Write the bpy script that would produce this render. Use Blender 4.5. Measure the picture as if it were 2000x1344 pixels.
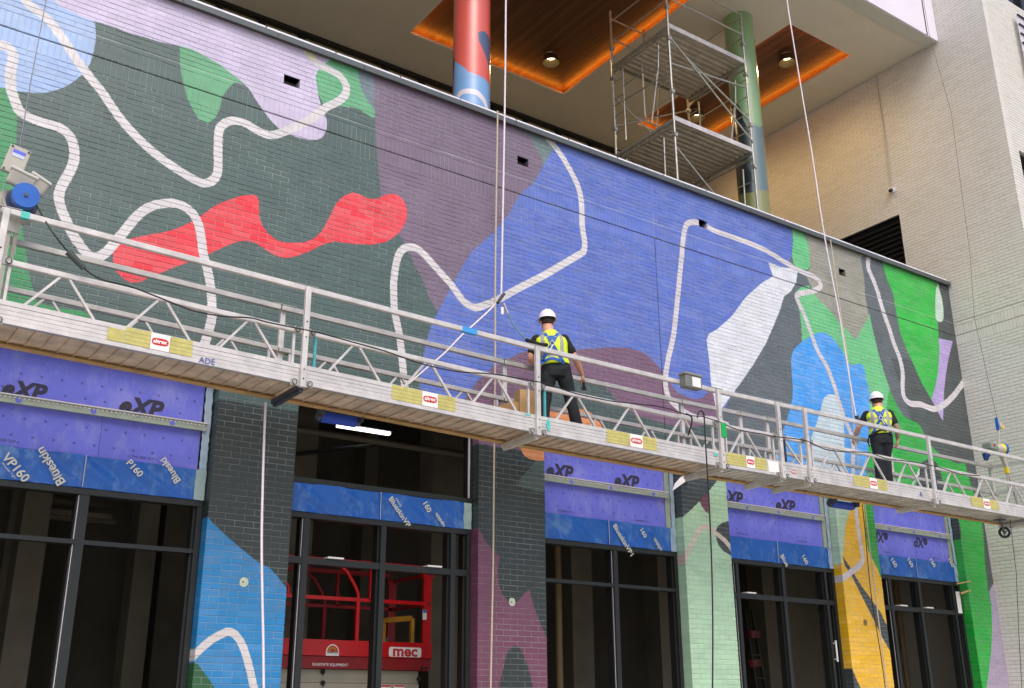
import bpy, bmesh, math, random
import numpy as np
from mathutils import Vector, Matrix, Quaternion
from mathutils.bvhtree import BVHTree

random.seed(7)
for o in list(bpy.data.objects): bpy.data.objects.remove(o)
SC = bpy.context.scene
COL = SC.collection
EZ = 1.6                                  # eye height above the pavement

# ---------------------------------------------------------------- camera
YAW, PIT, ROL, FPX = 0.614168464, 0.33730754, -0.00417125, 2044.2
fwd = Vector((math.sin(YAW)*math.cos(PIT), math.cos(YAW)*math.cos(PIT), math.sin(PIT)))
rgt = Vector((math.cos(YAW), -math.sin(YAW), 0)); upv = rgt.cross(fwd)
r2 = rgt*math.cos(ROL)+upv*math.sin(ROL); u2 = -rgt*math.sin(ROL)+upv*math.cos(ROL)
cam = bpy.data.cameras.new('camera'); camo = bpy.data.objects.new('camera', cam); COL.objects.link(camo)
M = Matrix.Identity(4)
for i in range(3):
    M[i][0] = r2[i]; M[i][1] = u2[i]; M[i][2] = -fwd[i]
M[2][3] = EZ
camo.matrix_world = M
cam.sensor_width = 36; cam.lens = 36*FPX/2000; cam.clip_end = 500; cam.clip_start = 0.05
SC.camera = camo

# ---------------------------------------------------------------- world, sun, exposure
w = bpy.data.worlds.new('World'); SC.world = w; w.use_nodes = True
nt = w.node_tree; bgn = nt.nodes['Background']
sky = nt.nodes.new('ShaderNodeTexSky'); sky.sky_type = 'NISHITA'; sky.sun_disc = False
SUN_EL, SUN_AZ = math.radians(52), math.radians(200)      # azimuth clockwise from +Y
sky.sun_elevation = SUN_EL; sky.sun_rotation = SUN_AZ
sky.dust_density = 4.0; sky.ozone_density = 0.6; sky.air_density = 0.7
nt.links.new(sky.outputs[0], bgn.inputs[0]); bgn.inputs[1].default_value = 0.15
sl = bpy.data.lights.new('sun', 'SUN'); sl.energy = 0.9; sl.angle = math.radians(35); sl.color = (1, .96, .9)
so = bpy.data.objects.new('sun', sl); COL.objects.link(so)
sd = Vector((math.sin(SUN_AZ)*math.cos(SUN_EL), math.cos(SUN_AZ)*math.cos(SUN_EL), math.sin(SUN_EL)))
so.rotation_euler = (-sd).to_track_quat('-Z', 'Y').to_euler()
SC.view_settings.view_transform = 'Standard'; SC.view_settings.look = 'None'
SC.view_settings.exposure = 0.5; SC.view_settings.gamma = 1; SC.view_settings.use_curve_mapping = False
SC.render.engine = 'CYCLES'
SC.cycles.use_denoising = True
SC.cycles.max_bounces = 6; SC.cycles.diffuse_bounces = 4; SC.cycles.glossy_bounces = 3
SC.cycles.sample_clamp_indirect = 6

# ---------------------------------------------------------------- measuring helpers (photo pixel -> place on a real plane)
def ray(px, py): return r2*((px-1000)/FPX) - u2*((py-672)/FPX) + fwd
def WY(px, py, y): r = ray(px, py); r = r*(y/r.y); return Vector((r.x, y, r.z+EZ))
def WX(px, py, x): r = ray(px, py); r = r*(x/r.x); return Vector((x, r.y, r.z+EZ))
def WZ(px, py, z): r = ray(px, py); r = r*((z-EZ)/r.z); return Vector((r.x, r.y, z))
def proj(p):
    v = Vector(p)-Vector((0, 0, EZ)); d = v.dot(fwd)
    return 1000+FPX*v.dot(r2)/d, 672-FPX*v.dot(u2)/d, d
YW = 11.0                                   # mural wall face
XT = 18.62                                  # tower face

# ---------------------------------------------------------------- materials
def lin(c): return tuple(((v/255)/12.92 if v/255 <= .04045 else (((v/255)+.055)/1.055)**2.4) for v in c)
MATS = {}
def mat(name, rgb, rough=.6, metal=0, var=.12, vs=6.0, bump=0, bs=60, emit=None, es=0, spec=.5, streak=False):
    if name in MATS: return MATS[name]
    m = bpy.data.materials.new(name); m.use_nodes = True; n = m.node_tree.nodes; L = m.node_tree.links
    b = n['Principled BSDF']; c = (*lin(rgb), 1)
    b.inputs['Base Color'].default_value = c; b.inputs['Roughness'].default_value = rough; b.inputs['Metallic'].default_value = metal
    b.inputs['Specular IOR Level'].default_value = spec
    if var or bump:
        g = n.new('ShaderNodeNewGeometry')
    if var:
        mp = n.new('ShaderNodeMapping'); L.new(g.outputs['Position'], mp.inputs[0])
        if streak: mp.inputs['Scale'].default_value = (1, 1, .15)
        t = n.new('ShaderNodeTexNoise'); t.inputs['Scale'].default_value = vs; t.inputs['Detail'].default_value = 6; t.inputs['Roughness'].default_value = .65
        L.new(mp.outputs[0], t.inputs['Vector'])
        r = n.new('ShaderNodeMapRange'); r.inputs[1].default_value = .25; r.inputs[2].default_value = .75
        r.inputs[3].default_value = 1-var; r.inputs[4].default_value = 1+var*.6; L.new(t.outputs[0], r.inputs[0])
        x = n.new('ShaderNodeMix'); x.data_type = 'RGBA'; x.blend_type = 'MULTIPLY'; x.inputs[0].default_value = 1
        x.inputs[6].default_value = c; L.new(r.outputs[0], x.inputs[7]); L.new(x.outputs[2], b.inputs['Base Color'])
        rr = n.new('ShaderNodeMapRange'); rr.inputs[3].default_value = max(.05, rough-.1); rr.inputs[4].default_value = min(1, rough+.12)
        L.new(t.outputs[0], rr.inputs[0]); L.new(rr.outputs[0], b.inputs['Roughness'])
    if bump:
        t2 = n.new('ShaderNodeTexNoise'); t2.inputs['Scale'].default_value = bs; t2.inputs['Detail'].default_value = 4
        L.new(g.outputs['Position'], t2.inputs['Vector'])
        bp = n.new('ShaderNodeBump'); bp.inputs['Strength'].default_value = bump; bp.inputs['Distance'].default_value = .004
        L.new(t2.outputs[0], bp.inputs['Height']); L.new(bp.outputs[0], b.inputs['Normal'])
    if emit:
        b.inputs['Emission Color'].default_value = (*emit, 1); b.inputs['Emission Strength'].default_value = es
    MATS[name] = m; return m

# ---------------------------------------------------------------- mesh helpers
class MB:
    def __init__(s): s.v = []; s.f = []; s.sm = []
    def add(s, vs, fs, smooth=False):
        k = len(s.v); s.v += [tuple(v) for v in vs]; s.f += [tuple(i+k for i in f) for f in fs]; s.sm += [smooth]*len(fs); return s
    def box(s, a, b):
        x0, x1 = sorted((a[0], b[0])); y0, y1 = sorted((a[1], b[1])); z0, z1 = sorted((a[2], b[2]))
        return s.add([(x0,y0,z0),(x1,y0,z0),(x1,y1,z0),(x0,y1,z0),(x0,y0,z1),(x1,y0,z1),(x1,y1,z1),(x0,y1,z1)],
                     [(0,3,2,1),(4,5,6,7),(0,1,5,4),(1,2,6,5),(2,3,7,6),(3,0,4,7)])
    def bar(s, p, q, w, h=None, up=(0, 0, 1)):
        h = h or w; p = Vector(p); q = Vector(q); d = (q-p).normalized(); u = Vector(up)
        if abs(d.dot(u)) > .98: u = Vector((0, 1, 0))
        a = d.cross(u).normalized(); b = a.cross(d)
        vs = []
        for c in (p, q):
            for i, j in ((-1,-1),(1,-1),(1,1),(-1,1)): vs.append(c+a*(i*w/2)+b*(j*h/2))
        return s.add(vs, [(0,3,2,1),(4,5,6,7),(0,1,5,4),(1,2,6,5),(2,3,7,6),(3,0,4,7)])
    def tube(s, p, q, r, n=10, r2_=None, caps=True):
        r2_ = r if r2_ is None else r2_; p = Vector(p); q = Vector(q); d = (q-p).normalized()
        u = Vector((0, 0, 1)) if abs(d.z) < .95 else Vector((1, 0, 0))
        a = d.cross(u).normalized(); b = d.cross(a); vs = []
        for c, rr in ((p, r), (q, r2_)):
            for i in range(n):
                t = 2*math.pi*i/n; vs.append(c+a*(rr*math.cos(t))+b*(rr*math.sin(t)))
        s.add(vs, [(i, (i+1) % n, n+(i+1) % n, n+i) for i in range(n)], True)
        if caps: s.add(vs, [tuple(range(n))[::-1], tuple(range(n, 2*n))])
        return s
    def path(s, pts, r, n=7):
        pts = [Vector(p) for p in pts]; rings = []; pa = None
        for i, p in enumerate(pts):
            d = (pts[min(i+1, len(pts)-1)]-pts[max(i-1, 0)]).normalized()
            if pa is None:
                u = Vector((0, 0, 1)) if abs(d.z) < .9 else Vector((1, 0, 0)); a = d.cross(u).normalized()
            else: a = (pa-d*pa.dot(d)).normalized()
            pa = a; b = d.cross(a)
            rings.append([p+a*(r*math.cos(2*math.pi*j/n))+b*(r*math.sin(2*math.pi*j/n)) for j in range(n)])
        vs = [v for rg in rings for v in rg]
        fs = [(i*n+j, i*n+(j+1) % n, (i+1)*n+(j+1) % n, (i+1)*n+j) for i in range(len(pts)-1) for j in range(n)]
        s.add(vs, fs, True); k = (len(pts)-1)*n
        return s.add(vs, [tuple(range(n))[::-1], tuple(range(k, k+n))])
    def quad(s, a, b, c, d): return s.add([a, b, c, d], [(0, 1, 2, 3)])
    def build(s, name, m, parent=None, bevel=0):
        me = bpy.data.meshes.new(name); me.from_pydata(s.v, [], s.f); me.polygons.foreach_set('use_smooth', s.sm)
        me.materials.append(m); o = bpy.data.objects.new(name, me); COL.objects.link(o)
        if bevel:
            bv = o.modifiers.new('bevel', 'BEVEL'); bv.width = bevel; bv.segments = 2; bv.limit_method = 'ANGLE'
        if parent: put(o, parent)
        return o
def put(o, parent):
    o.parent = parent; o.matrix_parent_inverse = Matrix.Translation(-Vector(parent.location)); return o
def tag(o, label=None, cat=None, group=None, kind=None):
    if label: o['label'] = label
    if cat: o['category'] = cat
    if group: o['group'] = group
    if kind: o['kind'] = kind
    return o
def thing(name, loc, label, cat, group=None):
    o = bpy.data.objects.new(name, None); COL.objects.link(o); o.location = loc; o.empty_display_size = .2
    return tag(o, label, cat, group)
def B(a, b): return MB().box(a, b)
def catmull(pts, k=6, closed=False):
    pts = [np.array(p, float) for p in pts]; n = len(pts); out = []
    rng = range(n) if closed else range(n-1)
    for i in rng:
        if closed: p0, p1, p2, p3 = pts[i-1], pts[i], pts[(i+1) % n], pts[(i+2) % n]
        else: p0, p1, p2, p3 = pts[max(i-1, 0)], pts[i], pts[i+1], pts[min(i+2, n-1)]
        for j in range(k):
            t = j/k
            out.append(.5*((2*p1)+(-p0+p2)*t+(2*p0-5*p1+4*p2-p3)*t*t+(-p0+3*p1-3*p2+p3)*t**3))
    if not closed: out.append(pts[-1])
    return out
def text_obj(s, name, m, parent, origin, width, ang=0, bold=0, shear=0, ax=Vector((1, 0, 0)), ay=Vector((0, 0, 1)), hscale=1, depth=.0015, flip=False):
    c = bpy.data.curves.new('lettering', 'FONT'); c.body = s; c.offset = bold; c.shear = shear; c.size = 1; c.resolution_u = 3
    t = bpy.data.objects.new('tmp', c); COL.objects.link(t); dg = bpy.context.evaluated_depsgraph_get()
    me = bpy.data.meshes.new_from_object(t.evaluated_get(dg)); bpy.data.objects.remove(t)
    n = len(me.vertices); co = np.empty(n*3); me.vertices.foreach_get('co', co); co = co.reshape(-1, 3)
    x0, x1 = co[:, 0].min(), co[:, 0].max(); sc = width/(x1-x0)
    ca, sa = math.cos(ang), math.sin(ang); nrm = ax.cross(ay)
    X = ax*ca+ay*sa; Y = (-ax*sa+ay*ca)
    o3 = np.array(origin)
    P_ = (co[:, :1]-x0)*sc*np.array(X)+co[:, 1:2]*sc*hscale*np.array(Y)+o3+np.array(nrm)*depth
    me.vertices.foreach_set('co', P_.astype(np.float32).ravel()); me.materials.clear(); me.materials.append(m)
    o = bpy.data.objects.new(name, me); COL.objects.link(o)
    if parent: put(o, parent)
    return o

# ---------------------------------------------------------------- the mural paint: flat print worked out in wall coordinates
MX0, MX1, MZ0, MZ1, RES = -2.6, 18.7, 1.2, 9.9, .0055
NXp, NZp = int((MX1-MX0)/RES), int((MZ1-MZ0)/RES)
IMG = np.empty((NZp, NXp, 3), np.float32)
def on_wall(p): q = WY(p[0], p[1], YW); return (q.x, q.z)
def fill(arr, pts, rgb, x0, z0, res):
    P_ = np.array(pts); P_ = (P_-np.array([x0, z0]))/res
    H, Wd = arr.shape[:2]; a = P_; b = np.roll(P_, -1, 0)
    for r in range(max(0, int(a[:, 1].min())), min(H, int(a[:, 1].max())+1)):
        y = r+.5; m = (a[:, 1] <= y) != (b[:, 1] <= y)
        if not m.any(): continue
        xs = np.sort(a[m, 0]+(y-a[m, 1])/(b[m, 1]-a[m, 1])*(b[m, 0]-a[m, 0]))
        for i in range(0, len(xs)-1, 2):
            c0, c1 = max(0, int(xs[i]+.5)), min(Wd, int(xs[i+1]+.5))
            if c1 > c0: arr[r, c0:c1] = rgb
def strokefill(arr, pts, rgb, wd, x0, z0, res):
    P_ = (np.array(pts)-np.array([x0, z0]))/res; R = wd/2/res; H, Wd = arr.shape[:2]
    for a, b in zip(P_[:-1], P_[1:]):
        c0, c1 = int(max(0, min(a[0], b[0])-R-1)), int(min(Wd, max(a[0], b[0])+R+2))
        q0, q1 = int(max(0, min(a[1], b[1])-R-1)), int(min(H, max(a[1], b[1])+R+2))
        if c1 <= c0 or q1 <= q0: continue
        X, Z = np.meshgrid(np.arange(c0, c1)+.5, np.arange(q0, q1)+.5); d = b-a; L2 = max((d*d).sum(), 1e-9)
        t = np.clip(((X-a[0])*d[0]+(Z-a[1])*d[1])/L2, 0, 1)
        m = (X-a[0]-t*d[0])**2+(Z-a[1]-t*d[1])**2 < R*R
        arr[q0:q1, c0:c1][m] = rgb
def C(*c): return np.array(c, np.float32)/255
def poly(rgb, pts, smooth=True):
    w_ = [on_wall(p) for p in pts]
    fill(IMG, catmull(w_, 4, True) if smooth else w_, C(*rgb), MX0, MZ0, RES)
def stroke(pts, wd=.1, rgb=(203, 200, 202)): strokefill(IMG, catmull([on_wall(p) for p in pts], 6), C(*rgb), wd, MX0, MZ0, RES)
SLG=(64,88,84); DKG=(30,42,40)
IMG[:] = C(*SLG)
poly(DKG, [(300,760),(1500,950),(1500,1500),(-200,1500),(-200,700)], False)
poly((38,136,78), [(-80,160),(0,171),(30,177),(37,190),(33,240),(32,280),(35,360),(42,430),(52,505),(64,566),(75,590),(115,601),(171,613),(175,640),(160,720),(-80,700)])
poly((146,174,216), [(-150,165),(-80,168),(0,171),(30,178),(67,182),(90,181),(123,172),(150,155),(171,133),(180,111),(186,87),(187,65),(182,41),(157,32),(138,22),(112,9),(100,-20),(80,-90),(-150,-110)])
poly((84,158,112), [(351,80),(351,115),(353,140),(359,168),(367,196),(378,217),(388,233),(406,241),(420,231),(430,210),(434,190),(442,177),(453,166),(459,160),(478,165),(474,140),(430,100)], False)
poly((190,180,208), [(100,-20),(112,9),(138,22),(157,32),(182,41),(225,54),(246,63),(282,73),(315,83),(349,90),(375,97),(393,106),(412,117),(430,127),(445,139),(465,154),(478,165),(490,180),(500,196),(511,212),(525,231),(546,252),(574,266),(602,273),(626,271),(637,255),(638,235),(630,217),(625,200),(620,175),(619,150),(625,137),(633,126),(646,117),(660,80),(300,-80),(80,-90)])
poly((86,164,116), [(640,95),(735,140),(733,231),(726,230),(700,213),(660,207),(632,205),(622,185),(616,150),(622,137),(634,126),(646,117)], False)
poly((100,118,130), [(700,120),(735,140),(733,216),(720,200),(706,175),(701,150)], False)
poly((112,95,116), [(731,130),(732,231),(735,290),(739,336),(744,385),(770,450),(784,462),(796,487),(807,514),(825,547),(838,581),(856,612),(890,545),(903,521),(919,494),(941,474),(968,451),(981,433),(992,422),(1006,396),(1015,380),(1042,357),(1056,332),(1060,320),(1056,304),(1045,287),(1033,262),(1000,240),(850,170)], False)
poly((96,118,118), [(1028,255),(1033,262),(1045,287),(1056,304),(1060,320),(1057,333),(1070,308),(1092,275),(1060,262)], False)
poly((82,106,186), [(1098,270),(1087,283),(1070,308),(1057,332),(1042,357),(1015,380),(1006,396),(992,422),(981,433),(968,451),(941,474),(919,494),(903,521),(890,545),(874,574),(856,608),(841,640),(832,671),(827,692),(821,720),(820,760),(900,790),(1400,860),(1560,560),(1552,525),(1547,503),(1549,475),(1545,440)], False)
poly((112,80,106), [(905,790),(923,758),(937,741),(965,716),(993,701),(1021,688),(1060,682),(1126,683),(1157,681),(1196,679),(1224,680),(1252,687),(1273,702),(1291,722),(1307,745),(1322,765),(1338,774),(1356,779),(1372,777),(1385,765),(1400,765),(1402,840),(1300,900),(900,860)])
poly((60,80,78), [(1045,900),(1052,830),(1060,765),(1090,735),(1116,730),(1150,738),(1187,761),(1210,790),(1245,811),(1300,828),(1345,836),(1420,835),(1440,960),(1045,960)])
poly((204,130,72), [(1130,799),(1160,812),(1180,850),(1150,885),(1100,897),(1056,900),(1029,894),(1017,876),(1012,850),(1030,815),(1070,800)])
poly((84,94,100), [(1545,500),(1575,535),(1584,556),(1566,573),(1553,578),(1559,597),(1564,625),(1567,657),(1562,671),(1550,685),(1545,706),(1547,730),(1549,755),(1545,790),(1534,825),(1524,860),(1505,930),(1440,950),(1395,900),(1400,830),(1450,730),(1500,640)], False)
poly((206,210,218), [(1501,513),(1505,527),(1510,540),(1489,552),(1457,580),(1429,618),(1401,643),(1384,653),(1380,664),(1386,711),(1388,745),(1394,774),(1401,816),(1409,800),(1426,776),(1447,748),(1471,713),(1496,671),(1513,632),(1524,604),(1531,580),(1545,569),(1555,552),(1558,530),(1552,521),(1540,524),(1524,522),(1512,517)], False)
poly((84,94,100), [(1681,495),(1950,600),(1990,1000),(1700,900),(1690,700)], False)
poly((66,74,76), [(1800,540),(1950,600),(1990,1100),(1880,1000),(1780,820),(1740,700),(1790,700)], False)
poly((96,184,122), [(1552,573),(1566,560),(1580,558),(1592,576),(1604,590),(1625,611),(1643,636),(1660,650),(1669,663),(1685,640),(1698,612),(1706,650),(1716,692),(1730,737),(1741,769),(1752,792),(1765,814),(1720,940),(1640,940),(1600,700),(1566,672),(1566,655),(1564,625),(1559,597)], False)
poly((142,142,130), [(1562,430),(1692,495),(1681,505),(1688,545),(1690,580),(1696,611),(1696,620),(1685,640),(1674,660),(1668,663),(1660,650),(1643,636),(1625,611),(1604,590),(1592,578),(1584,560),(1575,540),(1582,520),(1582,503),(1578,475)], False)
poly((92,186,120), [(1546,440),(1549,471),(1547,496),(1550,515),(1559,524),(1577,528),(1582,520),(1582,503),(1578,475),(1569,455)], False)
poly((20,160,52), [(1720,860),(1735,770),(1741,769),(1752,792),(1765,812),(1783,823),(1795,829),(1805,847),(1818,869),(1836,887),(1856,900),(1871,906),(1884,906),(1891,930),(1900,958),(1912,990),(1921,1050),(1924,1100),(1930,1154),(1936,1182),(1938,1224),(1936,1270),(1930,1322),(1920,1400),(1850,1400),(1850,1100),(1800,1000),(1690,1000),(1690,880)])
poly((62,150,228), [(1550,685),(1562,671),(1575,662),(1590,654),(1601,650),(1615,652),(1632,667),(1646,688),(1657,708),(1667,713),(1681,711),(1688,720),(1692,744),(1698,770),(1697,850),(1691,930),(1688,975),(1500,960),(1510,920),(1522,870),(1532,834),(1541,805),(1548,773),(1547,731),(1545,706)])
poly((184,202,212), [(1617,771),(1608,781),(1601,807),(1593,832),(1583,860),(1575,900),(1562,950),(1560,985),(1651,990),(1650,909),(1648,825),(1645,800),(1639,779),(1630,771)])
poly((34,176,60), [(1722,510),(1732,545),(1744,573),(1750,608),(1758,650),(1772,685),(1786,716),(1800,748),(1819,781),(1827,755),(1832,727),(1835,685),(1832,636),(1828,608),(1828,580),(1833,550)], False)
poly((190,212,200), [(1832,554),(1828,569),(1827,597),(1828,622),(1834,629),(1841,627),(1843,615),(1841,590),(1835,566)])
poly((172,154,208), [(1833,661),(1861,667),(1853,699),(1848,727),(1844,762),(1843,790),(1842,823),(1835,811),(1828,797),(1819,780),(1827,755),(1832,727),(1835,685)], False)
poly((48,56,62), [(1786,990),(1790,945),(1793,930),(1795,912),(1803,902),(1813,898),(1826,902),(1833,912),(1838,927),(1845,950),(1866,1000),(1875,1025),(1876,1060),(1864,1076),(1840,1078)])
poly((200,205,210), [(1786,938),(1796,912),(1796,928)], False)
# pilasters
poly((0,120,180), [(360,990),(399,1000),(415,1021),(437,1042),(469,1070),(504,1098),(525,1108),(539,1122),(558,1147),(600,1180),(600,1500),(340,1500)], False)
poly((18,84,40), [(340,1290),(381,1295),(390,1303),(404,1321),(419,1344),(450,1400),(340,1420)])
poly((104,54,80), [(900,1020),(935,1031),(947,1056),(965,1077),(977,1087),(972,1112),(974,1140),(981,1161),(993,1175),(1007,1178),(1021,1164),(1033,1150),(1038,1168),(1049,1203),(1059,1227),(1068,1245),(1090,1270),(1090,1500),(900,1500)], False)
poly(DKG, [(960,1420),(975,1344),(981,1315),(988,1283),(996,1266),(1009,1261),(1017,1269),(1028,1294),(1037,1325),(1040,1344),(1050,1420)])
poly((52,62,66), [(1290,880),(1420,880),(1420,1100),(1290,1100)], False)
poly((162,198,166), [(1300,1030),(1320,1020),(1332,1011),(1346,999),(1367,979),(1370,988),(1376,997),(1384,1005),(1384,960),(1390,952),(1399,942),(1405,920),(1460,920),(1470,1500),(1290,1500)], False)
poly((104,54,80), [(1368,979),(1373,970),(1384,962),(1384,1005),(1376,997),(1370,988)], False)
poly((50,58,58), [(1440,1012),(1423,1018),(1412,1021),(1403,1027),(1398,1036),(1398,1045),(1400,1056),(1404,1066),(1412,1076),(1427,1085),(1445,1095)], False)
stroke([(1322,1150),(1334,1105),(1343,1080),(1352,1059),(1364,1038),(1374,1029),(1385,1030),(1397,1041),(1409,1050),(1419,1060),(1430,1074),(1440,1090)], .075, (196,184,172))
poly((166,196,172), [(1590,960),(1668,960),(1668,986),(1657,1004),(1651,1034),(1648,1073),(1644,1100),(1638,1115),(1620,1140),(1590,1150)], False)
poly((222,174,4), [(1668,930),(1668,986),(1657,1004),(1651,1034),(1648,1073),(1644,1100),(1638,1115),(1610,1155),(1620,1500),(1780,1500),(1750,1180),(1722,1130),(1713,1109),(1702,1089),(1695,1074),(1692,1047),(1687,985),(1686,930)], False)
poly((16,146,44), [(1687,930),(1687,987),(1692,1047),(1695,1074),(1702,1089),(1713,1109),(1722,1133),(1740,1140),(1720,930)], False)
poly((54,62,66), [(1646,1086),(1650,1105),(1664,1126),(1678,1154),(1692,1182),(1706,1210),(1723,1245),(1760,1310),(1760,1260),(1731,1219),(1720,1196),(1702,1171),(1681,1143),(1667,1119),(1655,1100)], False)
poly((54,62,66), [(1620,1250),(1639,1259),(1653,1269),(1660,1294),(1671,1322),(1681,1344),(1700,1420),(1620,1420)], False)
poly((66,74,76), [(1921,1030),(1924,1100),(1931,1150),(1940,1141),(1960,1150),(1950,1000),(1915,1000)], False)
poly((158,146,172), [(1932,1156),(1940,1140),(1965,1150),(2000,1420),(1915,1420),(1930,1322),(1936,1270),(1938,1224),(1936,1182)], False)
# white line
stroke([(600,101),(612,115),(626,129)], .1, (206,208,170))
poly((218, 38, 52), [(222,520),(221,496),(227,482),(245,471),(266,464),(297,458),(332,451),(367,437),(395,420),(420,402),(448,390),(472,383),(493,381),(503,386),(506,402),(506,420),(513,441),(524,456),(539,468),(560,474),(588,474),(609,468),(626,454),(637,436),(647,416),(658,396),(672,383),(688,377),(702,380),(716,387),(730,389),(744,385),(758,380),(776,381),(790,395),(795,413),(792,434),(779,455),(764,467),(751,473),(727,478),(695,477),(660,473),(640,475),(623,482),(602,492),(577,501),(556,504),(535,498),(514,485),(497,475),(476,471),(451,477),(420,491),(388,506),(350,519),(315,533),(290,543),(280,549),(269,552),(252,551),(238,541),(229,532)])
stroke([(20,-60),(49,0),(67,17),(93,38),(114,64),(132,90),(150,118),(177,153),(200,181),(224,217),(252,252),(287,287),(322,315),(357,338),(381,352),(399,358),(416,352),(425,336),(426,308),(426,273),(429,252),(441,240),(458,236),(479,241),(500,254),(525,264),(546,261),(577,248),(605,234),(626,219),(637,210),(661,198),(674,185),(676,168),(665,150),(647,138),(626,129),(620,124)], .108)
stroke([(-60,100),(-30,90),(0,88),(9,90),(19,96),(25,108),(24,123),(21,138),(20,157),(23,180),(30,200),(38,217),(56,229),(84,240),(112,248),(133,262),(143,283),(145,308),(138,332),(124,357),(115,381),(119,406),(129,430),(140,454),(154,476),(171,496),(189,502),(206,494),(226,472),(246,448),(269,421),(296,403),(329,397),(353,401),(374,415),(387,436),(393,465),(396,490),(402,515),(409,545),(413,580),(414,615),(408,646),(401,667),(393,692),(385,720)], .108)
stroke([(797,790),(790,750),(787,720),(784,690),(783,677),(779,648),(774,625),(770,603),(769,581),(769,554),(772,525),(778,500),(787,487),(800,483),(814,486),(829,498),(847,518),(865,538),(881,556),(894,574),(907,590),(921,599),(932,601),(945,597),(963,590),(983,580),(1006,567),(1035,552),(1068,535),(1100,516),(1129,499),(1140,491),(1142,475),(1139,454),(1137,437),(1136,402),(1131,371),(1119,343),(1101,311),(1084,287),(1070,271),(1062,258)], .104)
stroke([(1420,830),(1394,820),(1365,817),(1340,807),(1322,794),(1307,778),(1301,760),(1300,737),(1305,702),(1315,657),(1322,597),(1327,545),(1331,505),(1334,470),(1339,443),(1345,436),(1354,434),(1364,436),(1380,443),(1399,452),(1425,461),(1455,472),(1477,481),(1500,492),(1534,513),(1562,529),(1590,541),(1602,552),(1601,562),(1587,569),(1566,573),(1556,578),(1559,590),(1568,608),(1576,629),(1585,653),(1597,685),(1615,716),(1625,741),(1632,762),(1639,786),(1650,818),(1660,842),(1666,867),(1666,909),(1668,950),(1671,987),(1675,1025),(1680,1058),(1685,1085),(1684,1097),(1674,1109),(1656,1122),(1641,1134),(1620,1150),(1600,1165)], .1, (198,193,198))
stroke([(1698,480),(1696,506),(1696,524),(1706,548),(1715,573),(1725,608),(1736,639),(1746,671),(1758,702),(1763,730),(1763,755),(1766,776),(1778,788),(1797,790),(1811,795),(1825,799),(1842,792),(1860,776),(1874,758),(1884,743),(1900,715)], .12, (200,196,202))
stroke([(360,1300),(382,1277),(410,1252),(434,1238),(447,1234),(461,1241),(473,1260),(482,1286),(489,1313),(496,1343),(508,1390)], .085, (200,194,194))

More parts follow.
